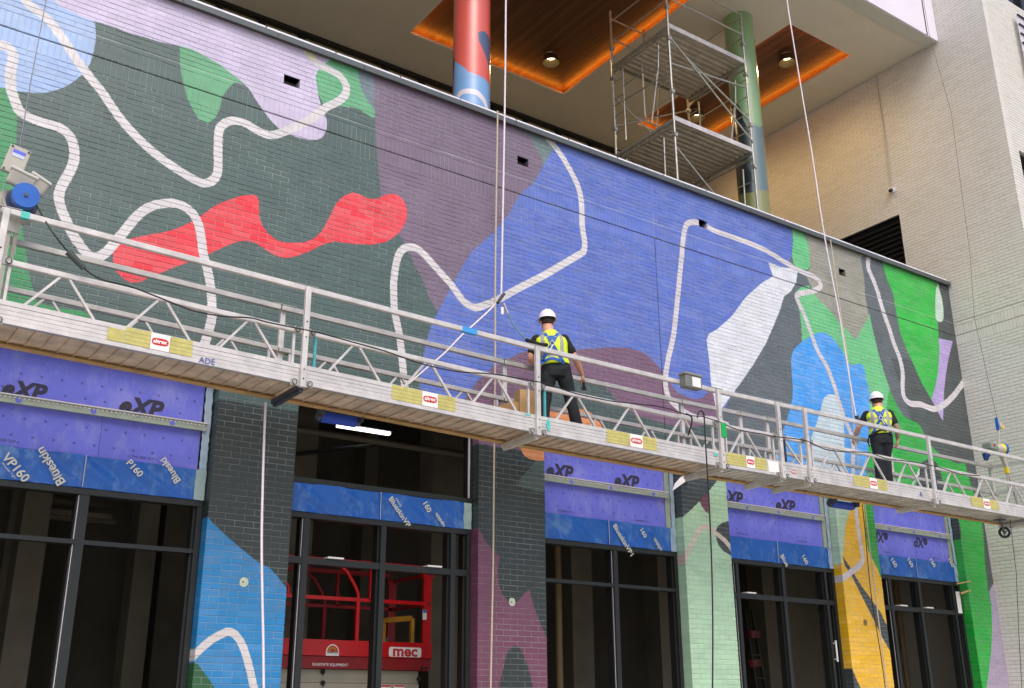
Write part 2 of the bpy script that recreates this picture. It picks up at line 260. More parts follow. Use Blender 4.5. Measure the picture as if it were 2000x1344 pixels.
def image_from(arr, name):
    H, Wd = arr.shape[:2]; im = bpy.data.images.new(name, Wd, H, alpha=False)
    buf = np.ones((H, Wd, 4), np.float32); buf[..., :3] = arr; im.pixels.foreach_set(buf.ravel()); im.update(); im.pack(); return im
BL, CH = .2145, .0677                      # brick module length, course height
ZL = 7.045+EZ                              # dark shelf joint line
def paint_mat(name, arr, x0, x1, z0, z1, gain=1.0, jit=.065, grey=0):
    m = bpy.data.materials.new(name); m.use_nodes = True; n = m.node_tree.nodes; L = m.node_tree.links; b = n['Principled BSDF']
    g = n.new('ShaderNodeNewGeometry'); s = n.new('ShaderNodeSeparateXYZ'); L.new(g.outputs['Position'], s.inputs[0])
    def mr(src, a, c, lo=0, hi=1):
        r = n.new('ShaderNodeMapRange'); r.clamp = False; r.inputs[1].default_value = a; r.inputs[2].default_value = c
        r.inputs[3].default_value = lo; r.inputs[4].default_value = hi; L.new(src, r.inputs[0]); return r.outputs[0]
    u = mr(s.outputs[0], x0, x1); v = mr(s.outputs[2], z0, z1)
    cb = n.new('ShaderNodeCombineXYZ'); L.new(u, cb.inputs[0]); L.new(v, cb.inputs[1])
    t = n.new('ShaderNodeTexImage'); t.image = arr if isinstance(arr, bpy.types.Image) else image_from(arr, name); t.extension = 'EXTEND'; t.interpolation = 'Linear'; nw = n.new('ShaderNodeTexNoise'); nw.inputs['Scale'].default_value = 22; nw.inputs['Detail'].default_value = 3; L.new(g.outputs['Position'], nw.inputs[0]); vm = n.new('ShaderNodeVectorMath'); vm.operation = 'MULTIPLY_ADD'; vm.inputs[1].default_value = (.016/(x1-x0), .016/(z1-z0), 0); L.new(nw.outputs[1], vm.inputs[0]); L.new(cb.outputs[0], vm.inputs[2]); vs_ = n.new('ShaderNodeVectorMath'); vs_.operation = 'SUBTRACT'; vs_.inputs[1].default_value = (.008/(x1-x0), .008/(z1-z0), 0); L.new(vm.outputs[0], vs_.inputs[0]); L.new(vs_.outputs[0], t.inputs[0])
    def math_(op, a, bb):
        k = n.new('ShaderNodeMath'); k.operation = op
        for i, q in enumerate((a, bb)):
            if q is None: continue
            if hasattr(q, 'node'): L.new(q, k.inputs[i])
            else: k.inputs[i].default_value = q
        return k.outputs[0]
    row = math_('FLOOR', math_('DIVIDE', math_('SUBTRACT', s.outputs[2], ZL-.2), CH), None)
    odd = math_('MULTIPLY', math_('MODULO', math_('ABSOLUTE', row, None), 2), .5)
    cl = math_('FLOOR', math_('ADD', math_('DIVIDE', s.outputs[0], BL), odd), None)
    c2 = n.new('ShaderNodeCombineXYZ'); L.new(row, c2.inputs[0]); L.new(cl, c2.inputs[1])
    wn = n.new('ShaderNodeTexWhiteNoise'); wn.noise_dimensions = '3D'; L.new(c2.outputs[0], wn.inputs[0])
    no = n.new('ShaderNodeTexNoise'); no.inputs['Scale'].default_value = 1.9; no.inputs['Detail'].default_value = 7; no.inputs['Roughness'].default_value = .7; L.new(g.outputs['Position'], no.inputs[0])
    k = math_('MULTIPLY', mr(wn.outputs[0], 0, 1, gain*(1-jit), gain*(1+jit)), mr(no.outputs[0], .2, .8, .84, 1.14))
    hs = n.new('ShaderNodeHueSaturation'); L.new(t.outputs[0], hs.inputs['Color']); L.new(k, hs.inputs['Value'])
    L.new(mr(wn.outputs[1], 0, 1, .9, 1.04), hs.inputs['Saturation'])
    L.new(hs.outputs[0], b.inputs['Base Color'])
    if grey:
        gx = n.new('ShaderNodeMix'); gx.data_type = 'RGBA'; n3 = n.new('ShaderNodeTexNoise'); n3.inputs['Scale'].default_value = 2.2; n3.inputs['Detail'].default_value = 8; L.new(g.outputs['Position'], n3.inputs[0])
        L.new(mr(n3.outputs[0], .3, .7, grey*.35, grey*1.4), gx.inputs[0]); L.new(hs.outputs[0], gx.inputs[6]); gx.inputs[7].default_value = (*lin((176, 182, 182)), 1); L.new(gx.outputs[2], b.inputs['Base Color'])
    n2 = n.new('ShaderNodeTexNoise'); n2.inputs['Scale'].default_value = 45; n2.inputs['Detail'].default_value = 5; L.new(g.outputs['Position'], n2.inputs[0])
    bp = n.new('ShaderNodeBump'); bp.inputs['Strength'].default_value = .5; bp.inputs['Distance'].default_value = .003; L.new(n2.outputs[0], bp.inputs['Height']); L.new(bp.outputs[0], b.inputs['Normal'])
    b.inputs['Roughness'].default_value = .42; b.inputs['Specular IOR Level'].default_value = .75; L.new(mr(n2.outputs[0], .2, .8, .34, .55), b.inputs['Roughness'])
    return m
MIMG = image_from(IMG, 'mural_paint')
MURAL = paint_mat('mural_paint', MIMG, MX0, MX1, MZ0, MZ1)
MURALJ = paint_mat('mural_paint_thin_on_mortar', MIMG, MX0, MX1, MZ0, MZ1, grey=.34)
CREAM = mat('cream_brick', (212, 211, 205), .6, var=.04, vs=1.5, bump=.3)
CREAMB = mat('cream_brick_weathered', (208, 206, 198), .62, var=.05, vs=1.2, bump=.3)
MORT = mat('grey_mortar', (168, 164, 153), .85, var=.1, vs=20)


# ---------------------------------------------------------------- brickwork
def brick_geo(u0, u1, w0, w1, d, j=.0038, bv=.003, back=.10):
    """bevelled brick front; u along the wall, w up, depth measured into the wall (d = how far the face sits back)"""
    a0, a1, b0, b1 = u0+j, u1-j, w0+j, w1-j
    tv = .006
    v = [(a0+bv, d, b0+bv), (a1-bv, d, b0+bv), (a1-bv, d, b1-tv), (a0+bv, d, b1-tv),
         (a0, d+bv, b0), (a1, d+bv, b0), (a1, d+bv+.002, b1), (a0, d+bv+.002, b1),
         (a0, back, b0), (a1, back, b0), (a1, back, b1), (a0, back, b1)]
    f = [(0,1,2,3),(4,5,1,0),(5,6,2,1),(6,7,3,2),(7,4,0,3),(8,9,5,4),(9,10,6,5),(10,11,7,6),(11,8,4,7)]
    return v, f
def lay(rows, spans_of, off=0.0, bl=BL):
    """rows: list of (z0,z1,k,kind) ; returns list of (u0,u1,z0,z1,edgeL,edgeR)"""
    out = []
    for z0, z1, k, kind in rows:
        step = CH if kind == 'soldier' else bl
        sh = 0 if kind == 'soldier' else (bl/2 if k % 2 else 0)
        for a, b in spans_of((z0+z1)/2):
            u = math.floor((a-off-sh)/step)*step+off+sh; pend = False
            while u < b-1e-6:
                u0, u1 = max(u, a), min(u+step, b)
                if u1-u0 < .035:
                    if u <= a+1e-6 or u0 == a: pend = True
                    elif out and abs(out[-1][1]-u0) < 1e-6 and out[-1][2] == z0: out[-1] = (out[-1][0], u1, z0, z1, out[-1][4], u1 >= b-1e-6)
                    u += step; continue
                if pend: u0 = a; pend = False
                out.append((u0, u1, z0, z1, u0 <= a+1e-6, u1 >= b-1e-6)); u += step
    return out
def rows_for(zlo, zhi):
    rows = [(ZL-.205, ZL-.008, 0, 'soldier'), (ZL+.008, ZL+.205, 0, 'soldier')]
    z = ZL-.205; k = 0
    while z-CH > zlo-CH: rows.append((z-CH, z, k, 'run')); z -= CH; k += 1
    rows.append((ZL+.205, ZL+.265, 1, 'run'))
    z = ZL+.28; k = 0
    while z < zhi-.02: rows.append((z, min(z+CH, zhi), k, 'run')); z += CH; k += 1
    return rows
def build_bricks(parent, bricks, to_world, mats, vis, nrm_yaw, rnd=.0015, limit=300):
    """300 largest in the picture as objects named brick; the others joined"""
    sc = []
    for i, (u0, u1, z0, z1, eL, eR) in enumerate(bricks):
        c = to_world(Vector(((u0+u1)/2, 0, (z0+z1)/2))); p0 = proj(to_world(Vector((u0, 0, z0)))); p1 = proj(to_world(Vector((u1, 0, z1)))); p2 = proj(to_world(Vector((u1, 0, z0))))
        ar = 0
        if p0[2] > 0 and 5 < p0[0] < 1995 and 5 < p1[0] < 1995 and 5 < p0[1] < 1339 and 5 < p1[1] < 1339 and not eL and not eR and u1-u0 > .19 and vis(c):
            ar = abs((p2[0]-p0[0])*(p1[1]-p0[1])-(p2[1]-p0[1])*(p1[0]-p0[0]))
        sc.append((ar, i))
    sc.sort(reverse=True); single = {i for a, i in sc[:limit] if a > 0}
    me = bpy.data.meshes.new('brick'); v, f = brick_geo(-BL/2, BL/2, -CH/2, CH/2, 0); me.from_pydata(v, [], f); me.materials.append(mats[0])
    me2 = me.copy(); me2.materials.clear(); me2.materials.append(mats[-1])
    mb = [MB() for _ in mats]
    for i, (u0, u1, z0, z1, eL, eR) in enumerate(bricks):
        d = random.uniform(0, 2*rnd)
        mi = 0 if random.random() < .7 or len(mats) == 1 else 1
        if i in single:
            o = bpy.data.objects.new('brick', me if mi == 0 else me2); COL.objects.link(o)
            c = to_world(Vector(((u0+u1)/2, d, (z0+z1)/2))); o.location = c; o.rotation_euler = (0, 0, nrm_yaw+random.uniform(-.004, .004))
            put(o, parent)
        else:
            v, f = brick_geo(u0, u1, z0, z1, d, back=.16 if (eL or eR) else .05)
            if eL: v = [(x-(.005 if x < (u0+u1)/2 else 0), y, z) for x, y, z in v]
            if eR: v = [(x+(.005 if x > (u0+u1)/2 else 0), y, z) for x, y, z in v]
            mb[mi].add([to_world(Vector(q)) for q in v], f)
    for q, m in zip(mb, mats):
        if q.v: tag(q.build('brickwork', m, parent), kind='stuff')

G = lambda z: z+EZ
PIL = [(-2.5, -1.6), (.27, 1.22), (3.77, 4.722), (7.23, 8.28), (10.79, 11.735), (14.28, 15.29), (17.775, 18.62)]
OPT = G(3.56); WTOP = G(8.13)
HOLES = [(.6, .8), (4.23, 4.45), (7.87, 8.07), (11.54, 11.73), (15.11, 15.3)]
HZ0, HZ1 = ZL+.28+3*CH-.0, ZL+.28+5*CH
def spans_mural(z):
    base = [(-2.5, 18.62)] if z > OPT else list(PIL)
    if HZ0 < z < HZ1:
        out = []; a = -2.5
        for h0, h1 in HOLES: out.append((a, h0)); a = h1
        out.append((a, 18.62)); return out
    if z > OPT: return [(-2.5, 10.52), (10.535, 18.62)]
    return base
wall = thing('painted_brick_wall', (8, YW, 0), 'long brick facade wall painted with a colourful abstract mural of curved shapes and looping white lines', 'wall')
def vis_m(c):
    t = 9.6/c.y; za = (c.z-EZ)*t; zb = (c.z-EZ)*10.3/c.y
    return not (za > 3.1 and zb < 3.35)
build_bricks(wall, lay(rows_for(0.0, WTOP-.005), spans_mural), lambda p: Vector((p.x, YW+p.y, p.z)), [MURAL], vis_m, 0)
# painted mortar bed / core behind the bricks
core = MB(); yb = YW+.0065
core.box((-2.5, yb, OPT+.004), (10.52, YW+.3, ZL-.008)); core.box((10.535, yb, OPT+.004), (18.62, YW+.3, ZL-.008))
core.box((-2.5, yb, ZL+.008), (18.62, YW+.3, HZ0)); core.box((-2.5, yb, HZ1), (18.62, YW+.3, WTOP))
a = -2.5
for h0, h1 in HOLES+[(18.62, 19)]: core.box((a, yb, HZ0), (h0, YW+.3, HZ1)); a = h1
for p0, p1 in PIL: core.box((p0+.004, yb, 0), (p1-.004, YW+.3, OPT))
core.build('mortar', MURALJ, wall)
BLACKJ = mat('black_joint', (14, 15, 16), .8, var=0)
MB().box((-2.5, YW+.03, ZL-.02), (18.62, YW+.29, ZL+.02)).build('shelf_joint', BLACKJ, wall)
MB().box((10.518, YW+.012, OPT), (10.537, YW+.29, WTOP-.02)).build('expansion_joint', BLACKJ, wall)
CONC = mat('raw_concrete', (190, 186, 164), .85, var=.25, vs=2)
for h0, h1 in HOLES:
    q = MB(); y1 = YW+.14
    q.quad((h0, YW+.01, HZ0), (h1, YW+.01, HZ0), (h1, y1, HZ0), (h0, y1, HZ0)); q.quad((h0, YW+.01, HZ1), (h0, y1, HZ1), (h1, y1, HZ1), (h1, YW+.01, HZ1))
    q.quad((h0, YW+.01, HZ0), (h0, y1, HZ0), (h0, y1, HZ1), (h0, YW+.01, HZ1)); q.quad((h1, YW+.01, HZ0), (h1, YW+.01, HZ1), (h1, y1, HZ1), (h1, y1, HZ0))
    o = q.build('scupper_lining', CONC, wall)
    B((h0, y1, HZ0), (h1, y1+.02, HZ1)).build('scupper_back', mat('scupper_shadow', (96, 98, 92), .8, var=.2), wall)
# coping: lengths of folded metal
COP = mat('coping_metal', (86, 92, 94), .45, .3, var=.15, vs=3); COPL = mat('flashing_metal', (226, 226, 236), .4, .1, var=.25, vs=4)
COPD = mat('coping_soffit', (70, 66, 60), .7, var=.2, vs=5)
cuts = [-2.6, .1] + [WY(px, py, 10.86).x for px, py in ((361, 3), (547, 68), (716, 131), (868, 186), (1013, 242), (1142, 290), (1262, 334), (1371, 373), (1472, 410), (1565, 445), (1652, 476), (1728, 504), (1795, 530))]+[18.615]
for a, b in zip(cuts[:-1], cuts[1:]):
    q = MB(); q.box((a+.004, 10.925, WTOP-.028), (b-.004, 10.935, WTOP+.052)); q.box((a+.004, 10.936, WTOP+.04), (b-.004, 11.38, WTOP+.051))
    q.build('coping_section', COP, wall)
B((-2.6, 10.937, WTOP-.02), (18.61, 10.99, WTOP+.0)).build('coping_underside', COPD, wall)
B((-2.6, 11.0, WTOP+.002), (18.61, 11.36, WTOP+.03)).build('coping_bed', COPD, wall)
fl = MB(); xs = np.linspace(1.0, 18.5, 19)
for a, b in zip(xs[:-1], xs[1:]):
    MB().box((a+.01, 10.932, WTOP+.0525), (b-.01, 10.96, WTOP+.082)).build('flashing', COPL, wall)

# ---------------------------------------------------------------- tower on the right
tower = thing('cream_brick_tower', (21, 14, 0), 'tall cream brick building corner rising at the right of the mural wall', 'building')
TH = 20.0
DRY0, DRY1, DRZ0, DRZ1 = 11.87, 15.6, G(7.4), G(10.13)
def spans_t(z):
    if DRZ0 < z < DRZ1: return [(9.28, DRY0), (DRY1, 18.2)]
    return [(9.28, 18.2)]
rt = [r for r in rows_for(G(-1.6), TH)]
# left face runs along Y; local u = -(y) so that depth goes to +x
bt = lay(rt, lambda z: [(-b, -a) for a, b in spans_t(z)][::-1])
bt = [b for b in bt if not (-b[0] > 11.25 and b[3] < G(7.1))]          # hidden behind the mural wall
def vis_t(c): return (c.y < 10.95 or c.z > WTOP+.3)
build_bricks(tower, bt, lambda p: Vector((XT+p.y, -p.x, p.z)), [CREAM, CREAMB], vis_t, -math.pi/2)
WINS = [(19.98, 24.0, G(12.1), G(14.2)), (19.0, 24.0, G(8.6), G(10.6)), (19.62, 24.0, G(14.5), G(16.6))]
def spans_f(z):
    for a, b, z0, z1 in WINS:
        if z0 < z < z1: return [(18.625, a)]
    return [(18.625, 24.0)]
bf = lay(rt, spans_f)
build_bricks(tower, [b for b in bf if b[3] > G(1.5)], lambda p: Vector((p.x, 9.28+p.y, p.z)), [CREAM, CREAMB], lambda c: True, 0, limit=0)
q = MB(); e = .0065
q.box((XT+e, 9.28+e, 0), (19.0, DRY0, TH)); q.box((XT+e, DRY1, 0), (19.0, 18.2, TH)); q.box((XT+e, DRY0, 0), (19.0, DRY1, DRZ0)); q.box((XT+e, DRY0, DRZ1), (19.0, DRY1, TH))
q.box((19.0, 9.28+e, 0), (24, 9.6, G(8.6))); q.box((19.0, 9.28+e, G(10.6)), (24, 9.6, G(12.1))); q.box((19.0, 9.28+e, G(12.1)), (19.98, 9.6, G(14.2))); q.box((19.0, 9.28+e, G(14.2)), (24, 9.6, G(14.5))); q.box((19.0, 9.28+e, G(14.5)), (19.62, 9.6, G(16.6))); q.box((19.0, 9.28+e, G(16.6)), (24, 9.6, TH))
q.build('mortar', MORT, tower)
MB().box((19.0, 9.6, 0), (24, 18.2, TH)).build('tower_core', MORT, tower)
# louvre recess
LOU = mat('black_louvre', (24, 26, 28), .55, var=.1, vs=4)
lv = thing('wall_louvre', (XT, 13.5, G(9)), 'large black slatted louvre set in the cream brick wall just above the mural coping', 'louvre')
B((XT+.14, DRY0, DRZ0), (XT+.16, DRY1, DRZ1)).build('back_panel', LOU, lv)
z = DRZ0+.05
while z < DRZ1-.05:
    MB().bar((XT+.11, DRY0+.01, z), (XT+.11, DRY1-.01, z), .09, .012, up=(-.5, 0, 1)).build('slat', LOU, lv); z += .12
q = MB(); q.box((XT+.02, DRY0, DRZ1-.02), (XT+.2, DRY1, DRZ1)); q.box((XT+.02, DRY0, DRZ0), (XT+.2, DRY0+.02, DRZ1)); q.box((XT+.02, DRY1-.02, DRZ0), (XT+.2, DRY1, DRZ1)); q.build('frame', LOU, lv)
# windows on the tower front
FRD = mat('dark_frame', (40, 46, 48), .45, .3, var=.1, vs=5); GLD = mat('dark_glass', (20, 26, 28), .08, var=0, spec=.8)
WHT = mat('white_metal', (222, 218, 226), .45, .1, var=.06, vs=3)
for i, (a, b, z0, z1) in enumerate(WINS):
    wn = thing('tower_window', ((a+b)/2, 9.35, z0), ['dark window behind the white slatted balcony screen near the top right corner', 'dark recessed window lowest on the front of the cream tower at the right edge', 'window with dark frame and bright pane above the balcony screen at the top right'][i], 'window')
    B((a+.06, 9.5, z0), (b, 9.51, z1)).build('pane', GLD, wn)
    q = MB(); q.box((a, 9.40, z0), (a+.06, 9.55, z1)); q.box((a+.06, 9.40, z1-.07), (b, 9.55, z1)); q.box((a+.06, 9.40, z0), (b, 9.55, z0+.06)); q.box((20.6, 9.42, z0), (20.66, 9.55, z1)); q.build('frame', FRD, wn)
bs = thing('balcony_screen', (20, 9.1, G(12.3)), 'white slatted balcony railing with dark horizontal rails at the top right', 'railing')
for k in range(36): B((19.76+k*.06, 9.17, G(12.25)), (19.80+k*.06, 9.19, G(14.12))).build('slat', WHT, bs)
for k in range(8): B((19.75, 9.14, G(12.4)+k*.235), (22.0, 9.165, G(12.43)+k*.235)).build('rail', FRD, bs)
# security camera and its conduit
CG = mat('galvanised_conduit', (168, 166, 158), .5, .4, var=.1, vs=8)
sc_ = thing('security_camera', tuple(WX(1744, 374, XT)), 'small dome security camera at the foot of a conduit on the cream wall', 'camera')
c = WX(1744, 374, XT); MB().tube(c+Vector((0, 0, .02)), c+Vector((-.07, 0, .02)), .07, 14).build('housing', WHT, sc_)
dm = MB().tube(c+Vector((-.07, 0, 0)), c+Vector((-.12, 0, -.02)), .05, 12, .03).build('dome', GLD, sc_)
MB().path([c+Vector((-.02, 0, .06)), Vector((XT-.02, c.y, G(12.4))), Vector((XT-.02, c.y, G(13.6)))], .011, 6).build('conduit', CG, sc_)


# ---------------------------------------------------------------- ground
MB().quad((-150, -150, 0), (150, -150, 0), (150, 150, 0), (-150, 150, 0)).build('ground', mat('plaza_concrete', (176, 172, 164), .9, var=.2, vs=1, bump=.5))
tag(bpy.data.objects['ground'], kind='structure')
tag(B((-30, 5.5, .01), (30, 10.99, .14)).build('pavement', mat('pavement_concrete', (196, 192, 184), .85, var=.15, vs=1.5, bump=.3)), kind='structure')
# ---------------------------------------------------------------- roof terrace, soffit and back glazing
CZ = G(13.64)
STU = mat('soffit_stucco', (208, 202, 184), .8, var=.05, vs=2, bump=.25)
FAS = mat('fascia_panel', (220, 216, 230), .5, var=.05, vs=1.5)
TER = mat('terrace_floor', (120, 114, 104), .9, var=.15, vs=2)
tag(B((-2.5, 11.31, G(6.6)), (18.6, 18.0, G(7.05))).build('terrace_floor', TER), kind='structure')
cof = [(9.11, 13.25, 11.8, 16.64), (15.52, 17.53, 11.8, 16.64)]
roof = thing('roof_overhang', (8, 14, CZ), 'deep pale roof overhang with timber coffers above the terrace behind the mural', 'roof')
q = MB(); T = .05
xs = [-3, 9.11, 13.25, 15.52, 17.53, 18.61]
q.box((-3, 10.69, CZ), (18.61, 11.8, CZ+T)); q.box((-3, 16.64, CZ), (18.61, 18.1, CZ+T))
for a, b in ((-3, 9.11), (13.25, 15.52), (17.53, 18.61)): q.box((a, 11.8, CZ), (b, 16.64, CZ+T))
q.build('soffit', STU, roof)
B((-3, 10.40, CZ-.035), (18.615, 10.688, CZ+.1)).build('soffit_edge', mat('soffit_edge_paint', (190, 190, 176), .7, var=.05), roof)
B((-3, 10.36, CZ-.02), (18.61, 10.398, CZ+6)).build('fascia', FAS, roof)
B((-3, 10.36, CZ+6.01), (18.6, 18.2, CZ+6.2)).build('roof_deck', FAS, roof)
MB().box((-3, 10.41, CZ+.62), (18.6, 18.2, CZ+.8)).build('roof_slab', CONC, roof)
MB().box((18.2, 10.345, CZ-.02), (18.215, 10.362, CZ+5)).build('fascia_joint', FRD, roof)
# timber coffers with hidden warm strip lights
LED = mat('amber_led', (255, 120, 20), .5, var=0, emit=(1, .34, .03), es=15)
WOOD = []
for i, c_ in enumerate(((84, 46, 28), (74, 42, 26), (92, 54, 32))):
    WOOD.append(mat('ceiling_timber_%d' % i, c_, .5, var=.3, vs=9))
    mp = [n for n in WOOD[-1].node_tree.nodes if n.type == 'MAPPING'][0]; mp.inputs['Scale'].default_value = (1.6, .12, 1)
H = .17; LW = .17
for ci, (x0, x1, y0, y1) in enumerate(cof):
    co_ = thing('timber_coffer', ((x0+x1)/2, (y0+y1)/2, CZ+H), ['wide recessed timber ceiling panel glowing amber at its edges, nearer the red column', 'narrow recessed timber ceiling panel glowing amber at its edges, nearer the cream tower'][ci], 'ceiling panel')
    x = x0-LW
    while x < x1+LW-.01:
        xe = min(x+.115, x1+LW)
        B((x+.002, y0-LW, CZ+H+random.uniform(0, .003)), (xe-.002, y1+LW, CZ+H+.02)).build('plank', random.choice(WOOD), co_); x = xe
    q = MB(); a0, a1, b0, b1 = x0-LW, x1+LW, y0-LW, y1+LW
    q.box((a0-.03, b0, CZ+T), (a0, b1, CZ+H+.05)); q.box((a1, b0, CZ+T), (a1+.03, b1, CZ+H+.05)); q.box((a0, b0-.03, CZ+T), (a1, b0, CZ+H+.05)); q.box((a0, b1, CZ+T), (a1, b1+.03, CZ+H+.05))
    q.build('cove_side', STU, co_)
    for p0, p1 in (((x0, y1+.06), (x1, y1+.06)), ((x1+.06, y0), (x1+.06, y1)), ((x0, y0-.06), (x1, y0-.06)), ((x0-.06, y0), (x0-.06, y1))):
        dx, dy = p1[0]-p0[0], p1[1]-p0[1]
        B((p0[0]-(.012 if dx == 0 else 0), p0[1]-(.012 if dy == 0 else 0), CZ+T+.01), (p1[0]+(.012 if dx == 0 else 0), p1[1]+(.012 if dy == 0 else 0), CZ+T+.03)).build('led_strip', LED, co_)
CAN = mat('downlight_can', (60, 52, 42), .4, .3, var=0); CANI = mat('downlight_reflector', (112, 94, 58), .5, var=0); LMP = mat('warm_lamp', (255, 236, 180), .5, var=0, emit=(1, .83, .5), es=5)
for (x, y), lb in (((12.23, 15.79), 'lit round downlight in the wide timber coffer beside the hanging white rope'), ((16.57, 12.78), 'lit round downlight in the narrow timber coffer, right of the green column'), ((16.57, 15.6), 'round downlight in the narrow timber coffer seen through the scaffold')):
    dl = thing('downlight', (x, y, CZ+H), lb, 'downlight', 'downlights in the timber coffers')
    z1 = CZ+H-.003; z0 = z1-.17
    q = MB(); n = 28
    def ring(r, z): return [(x+r*math.cos(2*math.pi*i/n), y+r*math.sin(2*math.pi*i/n), z) for i in range(n)]
    vs = ring(.16, z1)+ring(.19, z0); q.add(vs, [(i, n+i, n+(i+1) % n, (i+1) % n) for i in range(n)], True); q.build('housing', CAN, dl)
    q = MB(); vs = ring(.185, z0)+ring(.10, z1-.02); q.add(vs, [(i, n+i, n+(i+1) % n, (i+1) % n) for i in range(n)], True); q.build('reflector', CANI, dl)
    q = MB(); q.add(ring(.10, z1-.025), [tuple(range(n))]); q.build('lamp', LMP, dl)
    l = bpy.data.lights.new('downlight_lamp', 'SPOT'); l.energy = 130; l.color = (1, .62, .24); l.spot_size = math.radians(172); l.shadow_soft_size = .08; l.spot_blend = .8
    o = bpy.data.objects.new('downlight_lamp', l); COL.objects.link(o); o.location = (x, y, z0-.03)
# curtain wall at the back of the terrace
cw = thing('terrace_glazing', (8, 18, G(7)), 'dark framed curtain wall glazing along the back of the roof terrace', 'window wall')
ms = [-2.2, -.6, .9, 2.4, 3.9, 5.41, 6.32, 7.21, 9.21, 10.16, 12.12, 13.07, 14.08, 15.11, 16.6, 18.3]
FRB = mat('bronze_frame', (34, 32, 28), .5, .2, var=.1); GLB = mat('bronze_glass', (150, 144, 108), .4, var=.1, vs=1, spec=.6)
for x in ms: B((x-.06, 17.88, G(7.05)), (x+.06, 18.06, CZ-.085)).build('mullion', FRB, cw)
B((-2.5, 17.85, CZ-.08), (18.6, 18.1, CZ-.002)).build('head', FRB, cw)
B((-2.5, 17.9, G(8.2)), (18.6, 18.04, G(8.28))).build('transom', FRB, cw)
for a, b in zip(ms[:-1], ms[1:]):
    m_ = FRB if 1.0 < (b-a) < 1.06 else GLB
    B((a+.065, 17.97, G(7.05)), (b-.065, 17.99, CZ-.085)).build('pane', GLB, cw)
B((-2.5, 18.2, 0), (18.6, 18.4, G(13.9))).build('back_wall', GLB, cw)
# ---------------------------------------------------------------- painted columns
def column(name, cx, cy, rad, base, polys, strokes, label, m_res=.006):
    z0, z1 = G(7.06), CZ; nth = 320; nz = int((z1-z0)/m_res)
    arr = np.empty((nz, nth, 3), np.float32); arr[:] = C(*base)
    def uv(px, py):
        r = ray(px, py); a = r.x**2+r.y**2; b_ = -2*(r.x*cx+r.y*cy); c_ = cx*cx+cy*cy-rad*rad; D = b_*b_-4*a*c_
        t = (-b_-math.sqrt(D))/(2*a) if D > 0 else -b_/(2*a)
        x, y, z = r.x*t-cx, r.y*t-cy, r.z*t+EZ
        th = (math.atan2(y, x)-th0+math.pi) % (2*math.pi)
        return (th/(2*math.pi), z)
    th0 = math.atan2(-cy, -cx)
    for rgb, pts in polys:
        pp = []
        for p in pts:
            u, z = uv(*p[:2])
            if len(p) > 2: u += p[2]
            pp.append(((u)*nth, (z-z0)/m_res))
        fill(arr, pp, C(*rgb), 0, 0, 1)
    for rgb, pts, wd in strokes:
        pp = [(uv(*p)[0]*2*math.pi*rad, uv(*p)[1]-z0) for p in pts]; rs = 2*math.pi*rad/nth
        # stretch to square texels
        big = np.repeat(arr, 1, 0); P2 = catmull(pp, 6)
        for a_, b_ in zip(P2[:-1], P2[1:]):
            for t in np.linspace(0, 1, 14):
                c_ = a_+(b_-a_)*t; i0 = int(c_[0]/rs); j0 = int(c_[1]/m_res); ri = int(wd/2/rs)+1; rj = int(wd/2/m_res)+1
                for j in range(max(0, j0-rj), min(nz, j0+rj+1)):
                    for i in range(max(0, i0-ri), min(nth, i0+ri+1)):
                        if ((i+.5)*rs-c_[0])**2+((j+.5)*m_res-c_[1])**2 < wd*wd/4: arr[j, i] = C(*rgb)
    m = bpy.data.materials.new('column_paint'); m.use_nodes = True; n = m.node_tree.nodes; L = m.node_tree.links; b = n['Principled BSDF']
    t = n.new('ShaderNodeTexImage'); t.image = image_from(arr, name+'_paint'); t.extension = 'EXTEND'; uvn = n.new('ShaderNodeUVMap'); L.new(uvn.outputs[0], t.inputs[0]); L.new(t.outputs[0], b.inputs['Base Color'])
    b.inputs['Roughness'].default_value = .28; b.inputs['Coat Weight'].default_value = .9; b.inputs['Coat Roughness'].default_value = .22
    NS = 64; vs = []; fs = []
    for z in (z0, z1):
        for i in range(NS+1):
            th = th0-math.pi+2*math.pi*i/NS; vs.append((cx+rad*math.cos(th), cy+rad*math.sin(th), z))
    fs = [(i, i+1, NS+1+i+1, NS+1+i) for i in range(NS)]
    me = bpy.data.meshes.new(name); me.from_pydata(vs, [], fs); me.polygons.foreach_set('use_smooth', [True]*NS); ul = me.uv_layers.new()
    for i in range(NS):
        for k, (uu, vv) in enumerate(((i/NS, 0), ((i+1)/NS, 0), ((i+1)/NS, 1), (i/NS, 1))): ul.data[i*4+k].uv = (uu, vv)
    me.materials.append(m); r = thing('painted_column', (cx, cy, z0), label, 'column')
    o = bpy.data.objects.new('shaft', me); COL.objects.link(o); put(o, r)
    q = MB(); n_ = 40
    for zz in np.linspace(z0+1.0, z1-1.2, 4):
        rr = rad+.0015; vs = [(cx+rr*math.cos(2*math.pi*i/n_), cy+rr*math.sin(2*math.pi*i/n_), zz+h) for h in (-.002, .002) for i in range(n_)]
        q.add(vs, [(i, (i+1) % n_, n_+(i+1) % n_, n_+i) for i in range(n_)])
    q.build('joint_ring', mat('column_seam', (150, 110, 110), .6, var=0), r)
    tag(r.children[0] if r.children else r)
R_ = .305
